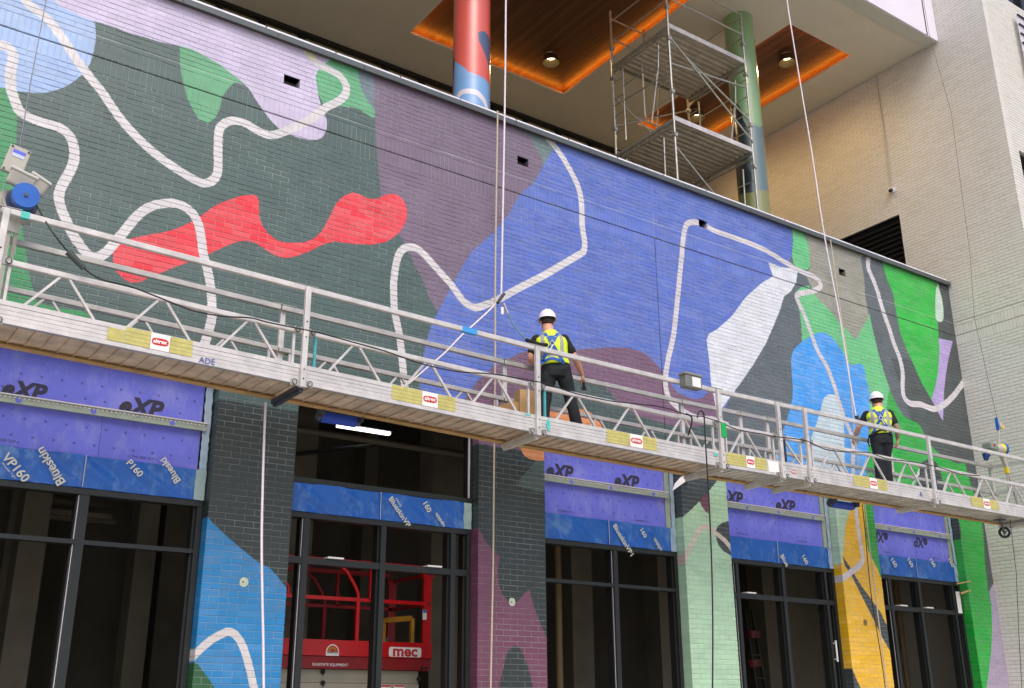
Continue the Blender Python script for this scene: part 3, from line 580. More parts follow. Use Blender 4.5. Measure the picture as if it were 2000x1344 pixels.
column('columna', 7.89, 12.3, R_, (206, 84, 72),
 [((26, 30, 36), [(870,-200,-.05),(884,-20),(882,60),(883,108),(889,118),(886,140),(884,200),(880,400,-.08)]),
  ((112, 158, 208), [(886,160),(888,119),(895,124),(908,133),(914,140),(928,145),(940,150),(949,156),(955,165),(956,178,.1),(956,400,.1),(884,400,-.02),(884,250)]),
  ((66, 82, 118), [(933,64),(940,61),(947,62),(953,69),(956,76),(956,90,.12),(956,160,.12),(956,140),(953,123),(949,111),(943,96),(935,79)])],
 [((212, 204, 212), [(892,196),(896,186),(905,179),(917,178),(931,181),(941,190),(947,199),(951,212)], .09)],
 'red and blue painted round column rising from the terrace behind the mural wall')
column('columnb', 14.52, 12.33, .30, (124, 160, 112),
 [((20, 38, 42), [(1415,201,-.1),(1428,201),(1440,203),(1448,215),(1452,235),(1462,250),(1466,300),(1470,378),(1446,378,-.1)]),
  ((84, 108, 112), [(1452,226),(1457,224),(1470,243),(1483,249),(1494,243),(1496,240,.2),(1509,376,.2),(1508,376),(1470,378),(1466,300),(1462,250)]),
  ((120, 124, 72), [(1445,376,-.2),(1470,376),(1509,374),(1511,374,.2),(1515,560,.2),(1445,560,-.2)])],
 [], 'green painted round column behind the scaffold tower on the terrace')

# ---------------------------------------------------------------- scaffold tower on the terrace
GAL = mat('scaffold_steel', (176, 176, 168), .4, .7, var=.3, vs=9); ALU = mat('scaffold_plank', (184, 176, 160), .5, .45, var=.35, vs=5)
sf = thing('scaffold_tower', (12.9, 12.6, G(7.05)), 'two level steel scaffold tower with corrugated decks standing on the terrace', 'scaffold')
X0, X1, Y0, Y1 = 11.92, 13.98, 11.8, 13.4
ZD = [G(10.13), G(12.12)]; zb = G(7.06)
tb = lambda p, q_, r, nm='tube', m=GAL: MB().tube(p, q_, r, 8).build(nm, m, sf)
for x, y, zt in ((X0, Y0, G(13.5)), (X1, Y0, G(13.25)), (X0, Y1, G(13.4)), (X1, Y1, G(13.0))):
    tb((x, y, zb), (x, y, zt), .024, 'standard')
    for z in (ZD[0]-.4, ZD[0]+.5, ZD[1]-.35, ZD[1]+.35):
        if z < zt: B((x-.04, y-.04, z), (x+.04, y+.04, z+.07)).build('coupler', GAL, sf)
for x in (X0, X1):
    # end frames: inner standard, rungs
    yi = Y0+.42
    for z0, z1 in ((zb, ZD[0]-.05), (ZD[0]+.05, ZD[1]-.05)):
        tb((x, yi+.16, z0+.1), (x, yi-.1, z0+1.15), .017, 'frame_tube'); tb((x, yi-.1, z0+1.15), (x, yi-.14, z1-.25), .017, 'frame_tube')
        tb((x, Y1-.3, z0+.1), (x, Y1-.3, z1-.2), .017, 'frame_tube')
        for k in range(1, 5):
            zz = z0+k*(z1-z0)/5; tb((x, Y0, zz), (x, yi, zz+.02), .012, 'rung'); tb((x, Y1-.3, zz), (x, Y1, zz), .012, 'rung')
        tb((x, Y0, z1-.12), (x, Y1, z1-.12), .02, 'frame_head'); tb((x, yi, z0+1.3), (x, Y1-.3, z0+1.3), .013, 'frame_tube')
    for zz in (ZD[1]+.55, ZD[1]+1.02): tb((x, Y0, zz), (x, Y1, zz), .016, 'guardrail')
for zz in (ZD[1]+.62, ZD[1]+1.1): tb((X0, Y0, zz), (X1, Y0, zz), .016, 'guardrail'); tb((X0, Y1, zz), (X1, Y1, zz), .016, 'guardrail')
tb((X0, Y0, ZD[1]-.35), (X1, Y0, ZD[1]-1.35), .018, 'brace'); tb((X0, Y0-.03, ZD[1]-.3), (X1, Y0-.03, ZD[0]+.15), .018, 'brace')
tb((X0, Y0, ZD[1]-.85), (X1, Y0+.02, ZD[1]-.6), .018, 'brace'); tb((X0, Y1, ZD[1]-.7), (X1, Y1, ZD[0]+.2), .016, 'brace'); tb((X0, Y1, ZD[0]+.6), (X1, Y1, ZD[1]-.3), .016, 'brace')
tb((X0, Y0, ZD[0]-.6), (X1, Y0, zb+.9), .018, 'brace'); tb((X0, Y1, ZD[0]-.3), (X1, Y1, zb+.8), .016, 'brace'); tb((X1, Y0, zb+1.3), (X1-.75, Y1-.4, zb+1.1), .014, 'brace', mat('yellow_pole', (176, 150, 70), .5, var=.1))
tb((X0+1.0, Y1, ZD[0]), (X0+1.25, Y1, ZD[1]-.1), .014, 'brace'); tb((X0+.3, Y1, zb+.2), (X0+1.6, Y1, ZD[0]-.2), .016, 'brace'); tb((X0+.5, Y1, ZD[0]+1.0), (X1, Y1, ZD[0]+1.0), .015, 'guardrail'); tb((X0, Y0, ZD[0]+.95), (X0, Y1, ZD[0]+1.05), .015, 'guardrail'); tb((X0+.9, Y1, ZD[1]+.02), (X0+.9, Y1, ZD[1]+1.2), .02, 'guardrail_post'); tb((X0+.15, Y0+.9, ZD[0]+.5), (X0+.15, Y0+.9, ZD[1]-.1), .014, 'drop_tube')
for zd in ZD:
    nb = 6; wd = (Y1-Y0-.08)/nb
    for k in range(nb):
        y0 = Y0+.04+k*wd; q = MB(); pr = [(0, .03), (.15, .03), (.22, 0), (.42, 0), (.5, .03), (.65, .03), (.72, 0), (.92, 0), (1, .03)]
        vs = [(x, y0+a*(wd-.006), zd-.035+b) for x in (X0+.03, X1-.03) for a, b in pr]; n = len(pr)
        q.add(vs, [(i, i+1, n+i+1, n+i) for i in range(n-1)]); q.box((X0+.03, y0, zd), (X1-.03, y0+wd-.006, zd+.012)); q.build('deck_plank', ALU, sf)
    B((X0+.02, Y0+.0, zd-.05), (X1-.02, Y0+.035, zd+.045)).build('side_rail', mat('deck_edge', (206, 200, 198), .4, .4, var=.3, vs=6), sf)
    B((X0+.02, Y1-.035, zd-.05), (X1-.02, Y1, zd+.045)).build('side_rail', GAL, sf)
    for x in (X0, X1):
        q = MB(); q.bar((x, Y0, zd-.06), (x, Y1, zd-.06), .05, .05); q.bar((x, Y0, zd-.22), (x, Y0+.5, zd-.08), .03); q.bar((x, Y1, zd-.22), (x, Y1-.5, zd-.08), .03); q.build('ledger', GAL, sf)

# ---------------------------------------------------------------- ground-floor openings
FR = mat('storefront_frame', (36, 40, 40), .45, .25, var=.12, vs=6); FRK = mat('frame_pocket', (16, 17, 17), .6, var=0)
PUR = mat('purple_foam_board', (98, 104, 204), .6, var=.14, vs=2.2, bump=.15); MEM = mat('blue_membrane', (18, 86, 170), .3, var=.2, vs=2.5, bump=.8, bs=14)
def patchy(m, rgb, amt):
    n = m.node_tree.nodes; L = m.node_tree.links; b = n['Principled BSDF']; src = b.inputs['Base Color'].links[0].from_socket
    g = n.new('ShaderNodeNewGeometry'); mp = n.new('ShaderNodeMapping'); mp.inputs['Scale'].default_value = (1, 1, .6); L.new(g.outputs['Position'], mp.inputs[0])
    t = n.new('ShaderNodeTexNoise'); t.inputs['Scale'].default_value = 2.6; t.inputs['Detail'].default_value = 9; t.inputs['Roughness'].default_value = .75; L.new(mp.outputs[0], t.inputs[0])
    r = n.new('ShaderNodeMapRange'); r.inputs[1].default_value = .5; r.inputs[2].default_value = .8; r.inputs[3].default_value = 0; r.inputs[4].default_value = amt; L.new(t.outputs[0], r.inputs[0])
    x = n.new('ShaderNodeMix'); x.data_type = 'RGBA'; x.inputs[7].default_value = (*lin(rgb), 1); L.new(r.outputs[0], x.inputs[0]); L.new(src, x.inputs[6]); L.new(x.outputs[2], b.inputs['Base Color'])
patchy(MEM, (140, 180, 206), .75); patchy(PUR, (170, 172, 206), .55)
MEMF = mat('faded_membrane', (152, 176, 176), .5, var=.3, vs=6, bump=.4); INK = mat('black_print', (42, 40, 62), .7, var=0); WPR = mat('white_print', (196, 198, 184), .6, var=.1, vs=30)
GALV = mat('galvanised_track', (160, 172, 160), .38, .35, var=.15, vs=9); GALB = mat('galvanised_track_edge', (214, 210, 216), .35, .4, var=.1); TAPE = mat('pale_blue_wrap', (150, 172, 192), .6, var=.22, vs=8, bump=.4)
RED2_ = mat('red_plastic', (84, 18, 20), .5, var=.1); PAP = mat('white_paper', (226, 224, 224), .8, var=.03)
YF = 11.155
OPN = [(-1.6, .27), (1.22, 3.77), (4.722, 7.23), (8.28, 10.79), (11.735, 14.28), (15.29, 17.775)]
LBL = ['at the far left, mostly out of the frame', 'below the left end of the work platform', 'open above, with the red scissor lift behind it', 'between the maroon pier and the mint green pier', 'between the mint green pier and the yellow pier', 'between the yellow pier and the bright green pier']
MUL = {1: [(2.49, 2.58)], 2: [(WY(600, 1026, YF).x-.035, WY(600, 1026, YF).x+.035), (WY(750, 1040, YF).x-.035, WY(750, 1040, YF).x+.035), (WY(886, 1050, YF).x-.035, WY(886, 1050, YF).x+.035)],
       3: [(WY(1202, 1075, YF).x-.035, WY(1202, 1075, YF).x+.035)], 4: [(WY(1439, 1100, YF).x-.03, WY(1439, 1100, YF).x+.03), (WY(1529, 1110, YF).x-.035, WY(1529, 1110, YF).x+.035), (WY(1611, 1112, YF).x-.03, WY(1611, 1112, YF).x+.03)],
       5: [(WY(1737, 1130, YF).x-.03, WY(1737, 1130, YF).x+.03), (WY(1794, 1132, YF).x-.035, WY(1794, 1132, YF).x+.035), (WY(1860, 1140, YF).x-.03, WY(1860, 1140, YF).x+.03)], 0: [(-.7, -.63)]}
for i, (a, b) in enumerate(OPN):
    st = thing('storefront_frame', ((a+b)/2, YF, 0), 'dark storefront frame ' + LBL[i], 'window frame', 'storefront frames between the painted piers')
    hz0, hz1 = G(2.10), G(2.165)
    B((a+.012, YF, hz0), (b-.012, YF+.13, hz1)).build('head', FR, st, bevel=.004)
    tz = G(1.585) if i in (2, 4, 5) else G(1.60); th = .075 if i in (2, 4, 5) else .045
    ml = [(a+.012, a+.062)] + MUL[i] + [(b-.07, b-.012)]
    for k, (m0, m1) in enumerate(ml):
        B((m0, YF+.002, .14), (m1, YF+.128, hz0-.002)).build('jamb' if k in (0, len(ml)-1) else 'mullion', FR, st)
        if 0 < k: B((m0-.03, YF+.04, .14), (m0-.002, YF+.15, hz0-.004)).build('glazing_pocket', FRK, st)
        if 0 < k < len(ml)-1: B((m0-.012, YF+.035, .14), (m0-.003, YF+.039, hz0-.004)).build('gasket', GALB if k == 1 else FRK, st)
    for (_, m0), (m1, _) in zip(ml[:-1], ml[1:]):
        B((m0+.001, YF+.006, tz), (m1-.001, YF+.11, tz+th)).build('transom', FR, st)
    B((a+.07, YF+.02, .142), (b-.07, YF+.1, .24)).build('sill', FR, st)
    if i in (2, 4, 5):
        for px, py in {2: [(652, 1092), (845, 1111)], 4: [(1463, 1160)], 5: [(1760, 1182), (1811, 1186)]}[i]:
            x = WY(px, py, YF+.03).x
            B((x-.1, YF-.03, tz+th+.002), (x+.1, YF+.1, tz+th+.02)).build('paper', PAP, st)
    if i == 0: continue
    # sheathing zone above
    bz = G(2.50); yp = YF-.005
    if i != 2:
        ip = thing('insulation_panel', ((a+b)/2, yp, G(3)), 'purple and blue sheathing ' + LBL[i], 'insulation panel', 'purple insulation panels above the openings')
        xr = b-.20 if i > 1 else b-.11
        xm = {1: 2.61, 3: 9.6, 4: 13.05, 5: 16.6}[i]
        for p0, p1, z0, z1 in ((a+.01, xr, G(2.97), OPT+.1), (a+.01, xm-.002, bz+.003, G(2.968)), (xm+.002, xr, bz+.003, G(2.968))): B((p0, yp+.02, z0), (p1, yp+.07, z1)).build('foam_board', PUR, ip)
        # steel track
        q = MB(); q.box((a+.01, yp-.035, G(2.93)), (xr+.05, yp+.015, G(3.005))); tr = q.build('steel_track', GALV, ip)
        B((a+.01, yp-.05, G(3.006)), (xr+.05, yp+.01, G(3.02))).build('track_lip', GALB, tr)
        q = MB(); x = a+.1
        while x < xr: q.tube((x, yp-.036, G(2.985)), (x+.012, yp-.042, G(2.985)), .009, 6); x += .045
        tag(q.build('track_dimples', GALB, tr), kind='stuff')
        for x in (a+.55, (a+b)/2, b-.45): MB().tube((x, yp-.0352, G(2.967)), (x, yp-.038, G(2.967)), .03, 12).build('track_hole', PUR, tr)
        if i > 1: B((xr+.002, yp+.0, bz), (xr+.095, yp+.06, OPT+.1)).build('steel_stud', GALV, ip)
        wr = MB(); x0w, x1w = b-.10, b-.018; n = 26
        vs = []
        for k in range(n+1):
            z = bz-.02+(OPT+.1-bz)*k/n; jx = random.uniform(-.012, .012)
            vs += [(x0w+jx*.5, yp-.006-random.uniform(0, .006), z), (x1w+jx*.5, yp-.004, z)]
        wr.add(vs, [(2*k, 2*k+1, 2*k+3, 2*k+2) for k in range(n)]); wr.build('wrapped_edge', TAPE, ip)
        # printed marks
        q = MB()
        for zz, sh in ((G(2.62), 0), (G(2.80), .1), (G(3.10), .05), (G(3.26), 0)):
            x = a+.14+sh
            while x < xr-.05:
                s = .011
                for sx in (1, -1): q.bar((x-s, yp+.0185, zz-s*sx), (x+s, yp+.0185, zz+s*sx), .004, .001, up=(0, 1, 0))
                x += .2
        tag(q.build('printed_marks', INK, ip), kind='stuff')
        for x in (a+.32, a+1.7): text_obj('x THIS SIDE OUT x', 'lettering', INK, ip, (x, yp+.019, G(2.545)), .3)
        if i == 5:
            for (q0, q1) in (((1737, 1056), (1712, 1052)), ((1814, 1066), (1784, 1062))):
                p0 = WY(*q0, yp); wdt = .42
                text_obj('eXP', 'lettering', INK, ip, (p0.x, yp+.018, p0.z+.12), wdt, ang=math.pi, bold=.03, shear=.25, hscale=1.0)
        else:
            for q0, q1 in {1: [((2, 775), (92, 775)), ((232, 808), (320, 812))], 3: [((1069, 928), (1122, 932)), ((1202, 948), (1251, 953))], 4: [((1411, 978), (1454, 982)), ((1517, 992), (1556, 995))]}[i]:
                p0, p1 = WY(*q0, yp), WY(*q1, yp); wdt = min(max(p1.x-p0.x, .42), .62)
                text_obj('eXP', 'lettering', INK, ip, (p0.x, yp+.018, G(3.012)), wdt, bold=.045, hscale=1.0, shear=.25)
    else:
        ip = thing('membrane_strip', ((a+b)/2, yp, G(2.3)), 'blue membrane covered strip between the open hatch and the frame before the red lift', 'membrane')
        B((a+.012, YF+.0, G(2.505)), (b-.02, YF+.12, G(2.565))).build('upper_sill', FR, ip); B((b-.05, YF+.01, G(2.57)), (b-.03, YF+.03, OPT)).build('edge_trim', GALB, ip)
        B((b-.028, YF+.0, G(2.57)), (b-.002, YF+.15, OPT)).build('upper_jamb', FRK, ip)
    # membrane, slightly rippled, in two lengths with a lap line
    xl = {1: WY(168, 890, yp).x, 2: WY(742, 990, yp).x, 3: WY(1188, 1040, yp).x, 4: WY(1517, 1070, yp).x, 5: WY(1789, 1110, yp).x}[i]
    fz = .16 if i != 5 else .05
    for p0, p1, mm in ((a+.012, xl-.004, MEM), (xl+.004, b-.13, MEM), (b-.128, b-.012, MEMF if i in (1, 2) else TAPE)):
        nx = max(4, int((p1-p0)/.03)); q = MB(); vs = []; ph = random.random()*6
        for k in range(nx+1):
            x = p0+(p1-p0)*k/nx
            for j in range(10):
                z = G(2.168)+(G(2.498)-G(2.168))*j/9
                if j == 9: z += .006*math.sin(x*7+ph)+random.uniform(-.003, .003)
                vs.append((x, yp-.004+.009*math.sin(x*9+z*14+ph)*math.sin(z*11+x*2)+.005*math.sin(x*23+z*31+ph*2), z))
        q.add(vs, [(k*10+j, (k+1)*10+j, (k+1)*10+j+1, k*10+j+1) for k in range(nx) for j in range(9)], True); q.build('membrane', mm, ip)
    B((a+.012, yp+.012, G(2.166)), (b-.012, yp+.02, G(2.5))).build('membrane_backing', MEM, ip)
    B((xl-.003, yp-.0205, G(2.17)), (xl+.003, yp-.0195, G(2.5))).build('lap_line', WPR, ip)
    yt = yp-.021
    def T(s, px, py, wd, ang, bold=.02, **k): p = WY(px, py, yt); return text_obj(s, 'lettering', WPR, ip, (p.x, yt, p.z), wd, ang=math.radians(ang), bold=bold, **k)
    if i == 1:
        T('VP160', 2, 893, .33, -44); T('Blueskin', 128, 941, .42, 128); T('Henry', 108, 930, .1, 128, 0); T('P160', 246, 905, .2, -42); T('Blueski', 353, 938, .3, 130); T('Weather Tight', 2, 905, .2, -44, 0)
    elif i == 2:
        T('BlueskinVP', 759, 975, .42, -50); T('160', 826, 984, .13, -55); T('upskin', 869, 1026, .19, 128); T('Henry', 772, 975, .12, -50, 0)
    elif i == 3:
        T('BlueskinVP1', 1197, 1028, .5, -52); T('160', 1250, 1036, .13, -55); T('uilskin', 1293, 1073, .2, 128)
    elif i == 4:
        T('Blue', 1524, 1087, .2, -52); T('160', 1566, 1088, .15, -55)
    else:
        for px in (1740, 1772, 1816, 1852): T('160', px, 1094, .16, -55)
# loose strip of white tape by the mint pier
lt = MB(); pts = [(1316, 957), (1330, 938), (1341, 931)]
p = [WY(*q_, YW-.03) for q_ in pts]; lt.add([p[0]+Vector((-.03, 0, -.02)), p[0]+Vector((.02, 0, .09)), p[1]+Vector((-.03, -.01, .03)), p[1]+Vector((.04, -.03, -.03)), p[2]+Vector((.02, -.03, .06)), p[2]+Vector((.06, -.04, -.01))], [(0, 3, 2, 1), (2, 3, 5, 4)])
o = lt.build('loose_tape', PAP); tag(o, 'torn strip of white tape hanging loose beside the mint green pier under the platform', 'tape')
# unpainted anchor patches on the piers
for (px, py), lb, c_ in (((476, 1137), 'small pale unpainted anchor patch on the blue painted pier', (186, 196, 176)), ((1000, 1176), 'small pale unpainted anchor patch on the maroon painted pier', (176, 186, 168)), ((1690, 1216), 'small brown anchor hole on the yellow painted pier', (120, 104, 64))):
    c = WY(px, py, YW); o = MB(); n = 12
    o.add([(c.x+.045*math.cos(2*math.pi*k/n)*(1+.2*random.random()), YW-.004, c.z+.05*math.sin(2*math.pi*k/n)*(1+.2*random.random())) for k in range(n)], [tuple(range(n))])
    pt = thing('wall_anchor', c, lb, 'anchor'); o.build('patch', mat('patch_%d' % px, c_, .8, var=.15, vs=30), pt); MB().tube((c.x-.01, YW-.004, c.z), (c.x-.01, YW-.008, c.z), .008, 8).build('hole', BLACKJ, pt)
# ---------------------------------------------------------------- unlit interior
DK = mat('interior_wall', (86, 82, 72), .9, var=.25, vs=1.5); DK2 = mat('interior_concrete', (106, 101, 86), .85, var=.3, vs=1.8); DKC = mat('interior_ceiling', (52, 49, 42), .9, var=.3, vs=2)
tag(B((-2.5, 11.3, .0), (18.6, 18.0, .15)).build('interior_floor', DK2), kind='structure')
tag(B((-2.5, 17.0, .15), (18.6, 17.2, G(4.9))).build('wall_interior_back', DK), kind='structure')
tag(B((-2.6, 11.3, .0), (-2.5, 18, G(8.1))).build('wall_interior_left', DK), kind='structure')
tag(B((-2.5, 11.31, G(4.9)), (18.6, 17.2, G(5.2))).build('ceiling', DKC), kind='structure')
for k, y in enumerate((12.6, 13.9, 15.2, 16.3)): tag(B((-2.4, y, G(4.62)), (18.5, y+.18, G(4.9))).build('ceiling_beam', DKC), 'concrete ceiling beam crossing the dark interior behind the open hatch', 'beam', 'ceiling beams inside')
cols = [(-.3, .2), (35, 92), (268, 308)]
spec = [((12, 1050), (25, 1050), 15.5), ((38, 1050), (92, 1050), 14.2), ((268, 1050), (308, 1050), 14.8), ((320, 1050), (392, 1050), 16.2), ((706, 1080), (731, 1080), 15.8), ((845, 950), (905, 950), 13.8), ((572, 900), (619, 900), 13.8), ((1117, 1150), (1157, 1150), 14.5), ((1286, 1150), (1309, 1150), 14.0), ((1494, 1200), (1603, 1250), 14.2), ((1783, 1250), (1806, 1250), 14.2), ((1815, 1250), (1850, 1250), 16.3)]
for k, (p0, p1, y) in enumerate(spec):
    x0, x1 = WY(*p0, y).x, WY(*p1, y).x
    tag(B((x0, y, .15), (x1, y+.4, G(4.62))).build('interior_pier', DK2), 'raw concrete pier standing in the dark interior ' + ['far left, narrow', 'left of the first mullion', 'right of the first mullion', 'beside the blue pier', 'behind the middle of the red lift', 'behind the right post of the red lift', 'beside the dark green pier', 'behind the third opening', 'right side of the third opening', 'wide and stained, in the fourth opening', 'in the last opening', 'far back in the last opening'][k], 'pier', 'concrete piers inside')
for k, (px, y) in enumerate(((1091, 13.0), (1756, 12.8))):
    x = WY(px, 1200, y).x; tag(MB().tube((x, y, .15), (x, y, G(4.6)), .055, 12).build('standpipe', mat('brown_pipe', (120, 100, 66), .6, var=.15)), ['vertical brown pipe inside the opening right of the maroon pier', 'vertical brown pipe inside the last opening'][k], 'pipe')
MB().tube((3.5, 13.3, G(3.72)), (9.0, 13.3, G(3.72)), .05, 10).build('sprinkler_pipe', mat('pale_pipe', (110, 104, 88), .6, var=.1)); tag(bpy.data.objects['sprinkler_pipe'], 'pale horizontal pipe hung under the interior ceiling behind the open hatch', 'pipe')
MB().tube((5.0, 12.0, G(3.0)), (8.6, 15.5, G(4.4)), .03, 8).build('conduit_run', BLACKJ); tag(bpy.data.objects['conduit_run'], 'thin black pipe crossing the interior behind the open hatch', 'pipe')
# fluorescent fitting
TUBE = mat('lit_tube', (255, 240, 250), .5, var=0, emit=(1, .9, .97), es=2.6)
a, b = WY(660, 832, 14), WY(762, 847, 14)
fx = thing('ceiling_light', (a+b)/2, 'lit white fluorescent strip light hanging inside above the red lift', 'ceiling light')
B((a.x, 13.98, a.z-.01), (b.x, 14.06, a.z+.03)).build('diffuser', TUBE, fx); B((a.x-.02, 13.94, a.z+.032), (b.x+.02, 14.09, a.z+.09)).build('housing', FRD, fx)
for x in (a.x+.1, b.x-.1): MB().tube((x, 14.0, a.z+.09), (x, 14.0, G(4.9)), .006, 5).build('hanger', FRD, fx)
# pale cable trays hung at the far left
for k, (px, py, y) in enumerate(((150, 1003, 14.5), (162, 1015, 15.2), (170, 985, 15.6))):
    c = WY(px, py, y); tag(B((c.x-.45, y, c.z-.03), (c.x+.45, y+.12, c.z+.03)).build('cable_tray', DK2), ['upper', 'lower', 'highest'][k]+' pale cable tray hung in the dark interior at the far left', 'cable tray')
# ---------------------------------------------------------------- scissor lift
RED = mat('lift_red', (190, 12, 18), .35, var=.12, vs=4); RED2 = mat('lift_red_dark', (140, 16, 22), .5, var=.25, vs=3); BEI = mat('lift_beige', (158, 154, 136), .5, var=.12, vs=3); YEL = mat('lift_yellow', (176, 130, 22), .45, var=.1); BLK = mat('rubber_black', (24, 24, 24), .7, var=.1)  # second red is darker and rougher: back rails, skirt, floor, chassis
STW = mat('sticker_white', (232, 228, 226), .5, var=.04); STR = mat('sticker_red', (190, 26, 34), .5, var=0)
lift = thing('scissor_lift', (6.2, 13, 0), 'red and beige scissor lift with railings parked inside the second opening', 'scissor lift')
xa, xb, yf, ybk = 4.72, 7.49, 12.5, 13.55; zt, zm, zb_ = G(.857), G(.665), G(.51)
def pt(nm, q, m=RED, **k): return q.build(nm, m, lift, **k)
pt('platform_side', MB().box((xa, yf, zm), (xb, yf+.03, zt)).box((xa, ybk-.03, zb_), (xb, ybk, zt)).box((xb-.03, yf+.03, zb_), (xb, ybk-.03, zt)), RED)
q = MB(); q.add([(xa, yf-.0, zm), (xb, yf, zm), (xb, yf+.05, zm-.03), (xa, yf+.05, zm-.03)], [(0, 3, 2, 1)]); q.box((xa, yf+.02, zb_), (xb-.01, yf+.05, zm-.0)); pt('platform_skirt', q, RED2)
pt('platform_floor', B((xa+.03, yf+.05, zb_+.02), (xb-.03, ybk-.03, zb_+.06)), RED2)
tp = G(1.84); md = G(1.37); r_ = .022
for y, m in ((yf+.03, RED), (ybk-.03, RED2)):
    pt('top_rail', MB().bar((xa, y, tp), (xb-.12, y, tp), .045, .06), m); pt('mid_rail', MB().bar((xa, y, md), (xb-.08, y, md), .04, .045), m)
    for x in (5.0, 6.37): pt('rail_post', MB().bar((x, y, zt), (x, y, md), .045) if x > 6 else MB().bar((x, y, zt), (x, y, tp), .045), m)
    pt('rail_post', MB().bar((6.55, y, md), (6.55, y, tp), .04), m); pt('rail_post', MB().bar((5.72, y, md+.0), (5.72, y, tp), .04), m) if y > 13 else None
    pt('bent_rail', MB().path([(6.05, y, tp-.02), (6.2, y, tp-.12), (6.33, y, md+.16), (6.37, y, md+.08), (6.37, y, md)], .024, 8), m)
    pt('bent_rail', MB().path([(5.05, y, tp-.02), (5.3, y, tp-.2), (5.4, y, md+.1), (5.4, y, md)], .024, 8), m)
    pt('end_post', B((xb-.14, y-.02, zt), (xb-.02, y+.02, tp-.1)), m); pt('end_post', B((xb-.16, y-.025, tp-.12), (xb-.0, y+.025, tp-.06)), m)
for z in (tp-.08, md): pt('end_rail', MB().bar((xb-.05, yf, z), (xb-.05, ybk, z), .04), RED2)
q = MB(); gx = 7.12; q.bar((gx, 13.2, zt), (gx, 13.2, zt+.33), .05); q.bar((gx+.28, 12.9, zt), (gx+.28, 12.9, zt+.35), .05); q.bar((gx, 13.2, zt+.33), (gx+.28, 12.9, zt+.35), .05, .07); pt('entry_gate', q, YEL)
pt('control_box', B((7.18, 13.35, zt-.05), (7.28, 13.5, zt+.12)), mat('control_grey', (110, 116, 118), .5))
p = WY(829, 1200, yf-.02); pt('lock_tag', MB().box((p.x-.03, yf-.03, p.z-.07), (p.x+.03, yf-.02, p.z+.06)), STW); pt('lock_tag', MB().box((p.x-.03, yf-.033, p.z+.02), (p.x+.03, yf-.031, p.z+.06)), mat('tag_blue', (70, 110, 170), .5))
for px in (824, 832): p = WY(px, 1305, yf+.02); pt('bolt_hole', MB().tube((p.x, yf+.02, p.z), (p.x, yf+.014, p.z), .022, 10), BLK)
pt('scissor_cover', MB().box((xa+.05, yf+.08, G(.12)), (7.34, ybk-.1, G(.34))).box((xa+.05, yf+.1, G(.345)), (7.34, ybk-.1, zb_-.005)), BEI)
pt('chassis', B((xa-.05, yf-.02, .45), (7.5, ybk, G(.08))), RED2)
for px, py in ((630, 1312), (630, 1334), (817, 1326)):
    p = WY(px, py, yf+.08); q = MB(); q.tube((p.x, p.y, p.z), (p.x, p.y-.02, p.z), .03, 12); q.bar((p.x, p.y-.022, p.z-.045), (p.x, p.y-.022, p.z+.03), .012); pt('latch', q, BLK)
for x in (xa+.3, 7.1):
    for y in (yf-.02, ybk-.14): o = pt('wheel', MB().tube((x, y, .35), (x, y+.16, .35), .2, 20), BLK)
def face(px, py): return WY(px, py, yf)
q = MB(); a_, b_ = face(759, 1284), face(823, 1264); zc = (a_.z+b_.z)/2; zh = .062; n = 8; vs = []
for sx, sz in ((1, 1), (-1, 1), (-1, -1), (1, -1)):
    for k in range(n+1):
        t = math.pi/2*k/n+{(1, 1): 0, (-1, 1): math.pi/2, (-1, -1): math.pi, (1, -1): 1.5*math.pi}[(sx, sz)]
        vs.append(((a_.x+b_.x)/2+sx*((b_.x-a_.x)/2-.03)+.03*math.cos(t), yf-.002, zc+sz*(zh-.03)+.03*math.sin(t)))
q.add(vs, [tuple(range(len(vs)))[::-1]]); pt('name_plate', q, STW)
text_obj('mec', 'lettering', STR, lift, (a_.x+.06, yf-.003, zc-.05), b_.x-a_.x-.12, bold=.03, hscale=.85)
p = face(611, 1300); text_obj('SUNSTATE EQUIPMENT', 'lettering', STW, lift, (p.x, yf+.0175, p.z+.0), face(681, 1302).x-p.x, bold=.015)
p = face(649, 1281); q = MB(); n = 16; q.add([(p.x+.09*math.cos(math.pi*k/n), yf-.002, p.z+.04+.10*math.sin(math.pi*k/n)) for k in range(n+1)]+[(p.x-.09, yf-.002, p.z), (p.x+.09, yf-.002, p.z)], [tuple(range(n+3))[::-1]]); pt('logo_plate', q, STW)
for rr, m in ((.075, STR), (.058, YEL), (.035, STR)):
    q = MB(); q.add([(p.x+rr*math.cos(math.pi*k/n), yf-.003-.0006*(.08-rr)*100, p.z+.05+rr*math.sin(math.pi*k/n)) for k in range(n+1)], [tuple(range(n+1))[::-1]]); pt('logo_arc', q, m)
text_obj('SUNSTATE', 'lettering', BLK, lift, (p.x-.075, yf-.01, p.z+.03), .15, bold=.02)
for px in (748, 775): a_ = face(px, 1337); pt('warning_label', MB().box((a_.x, yf+.075, a_.z-.08), (a_.x+.16, yf+.078, a_.z)), STW); pt('warning_label', MB().box((a_.x+.005, yf+.072, a_.z-.025), (a_.x+.155, yf+.0745, a_.z-.004)), STR)

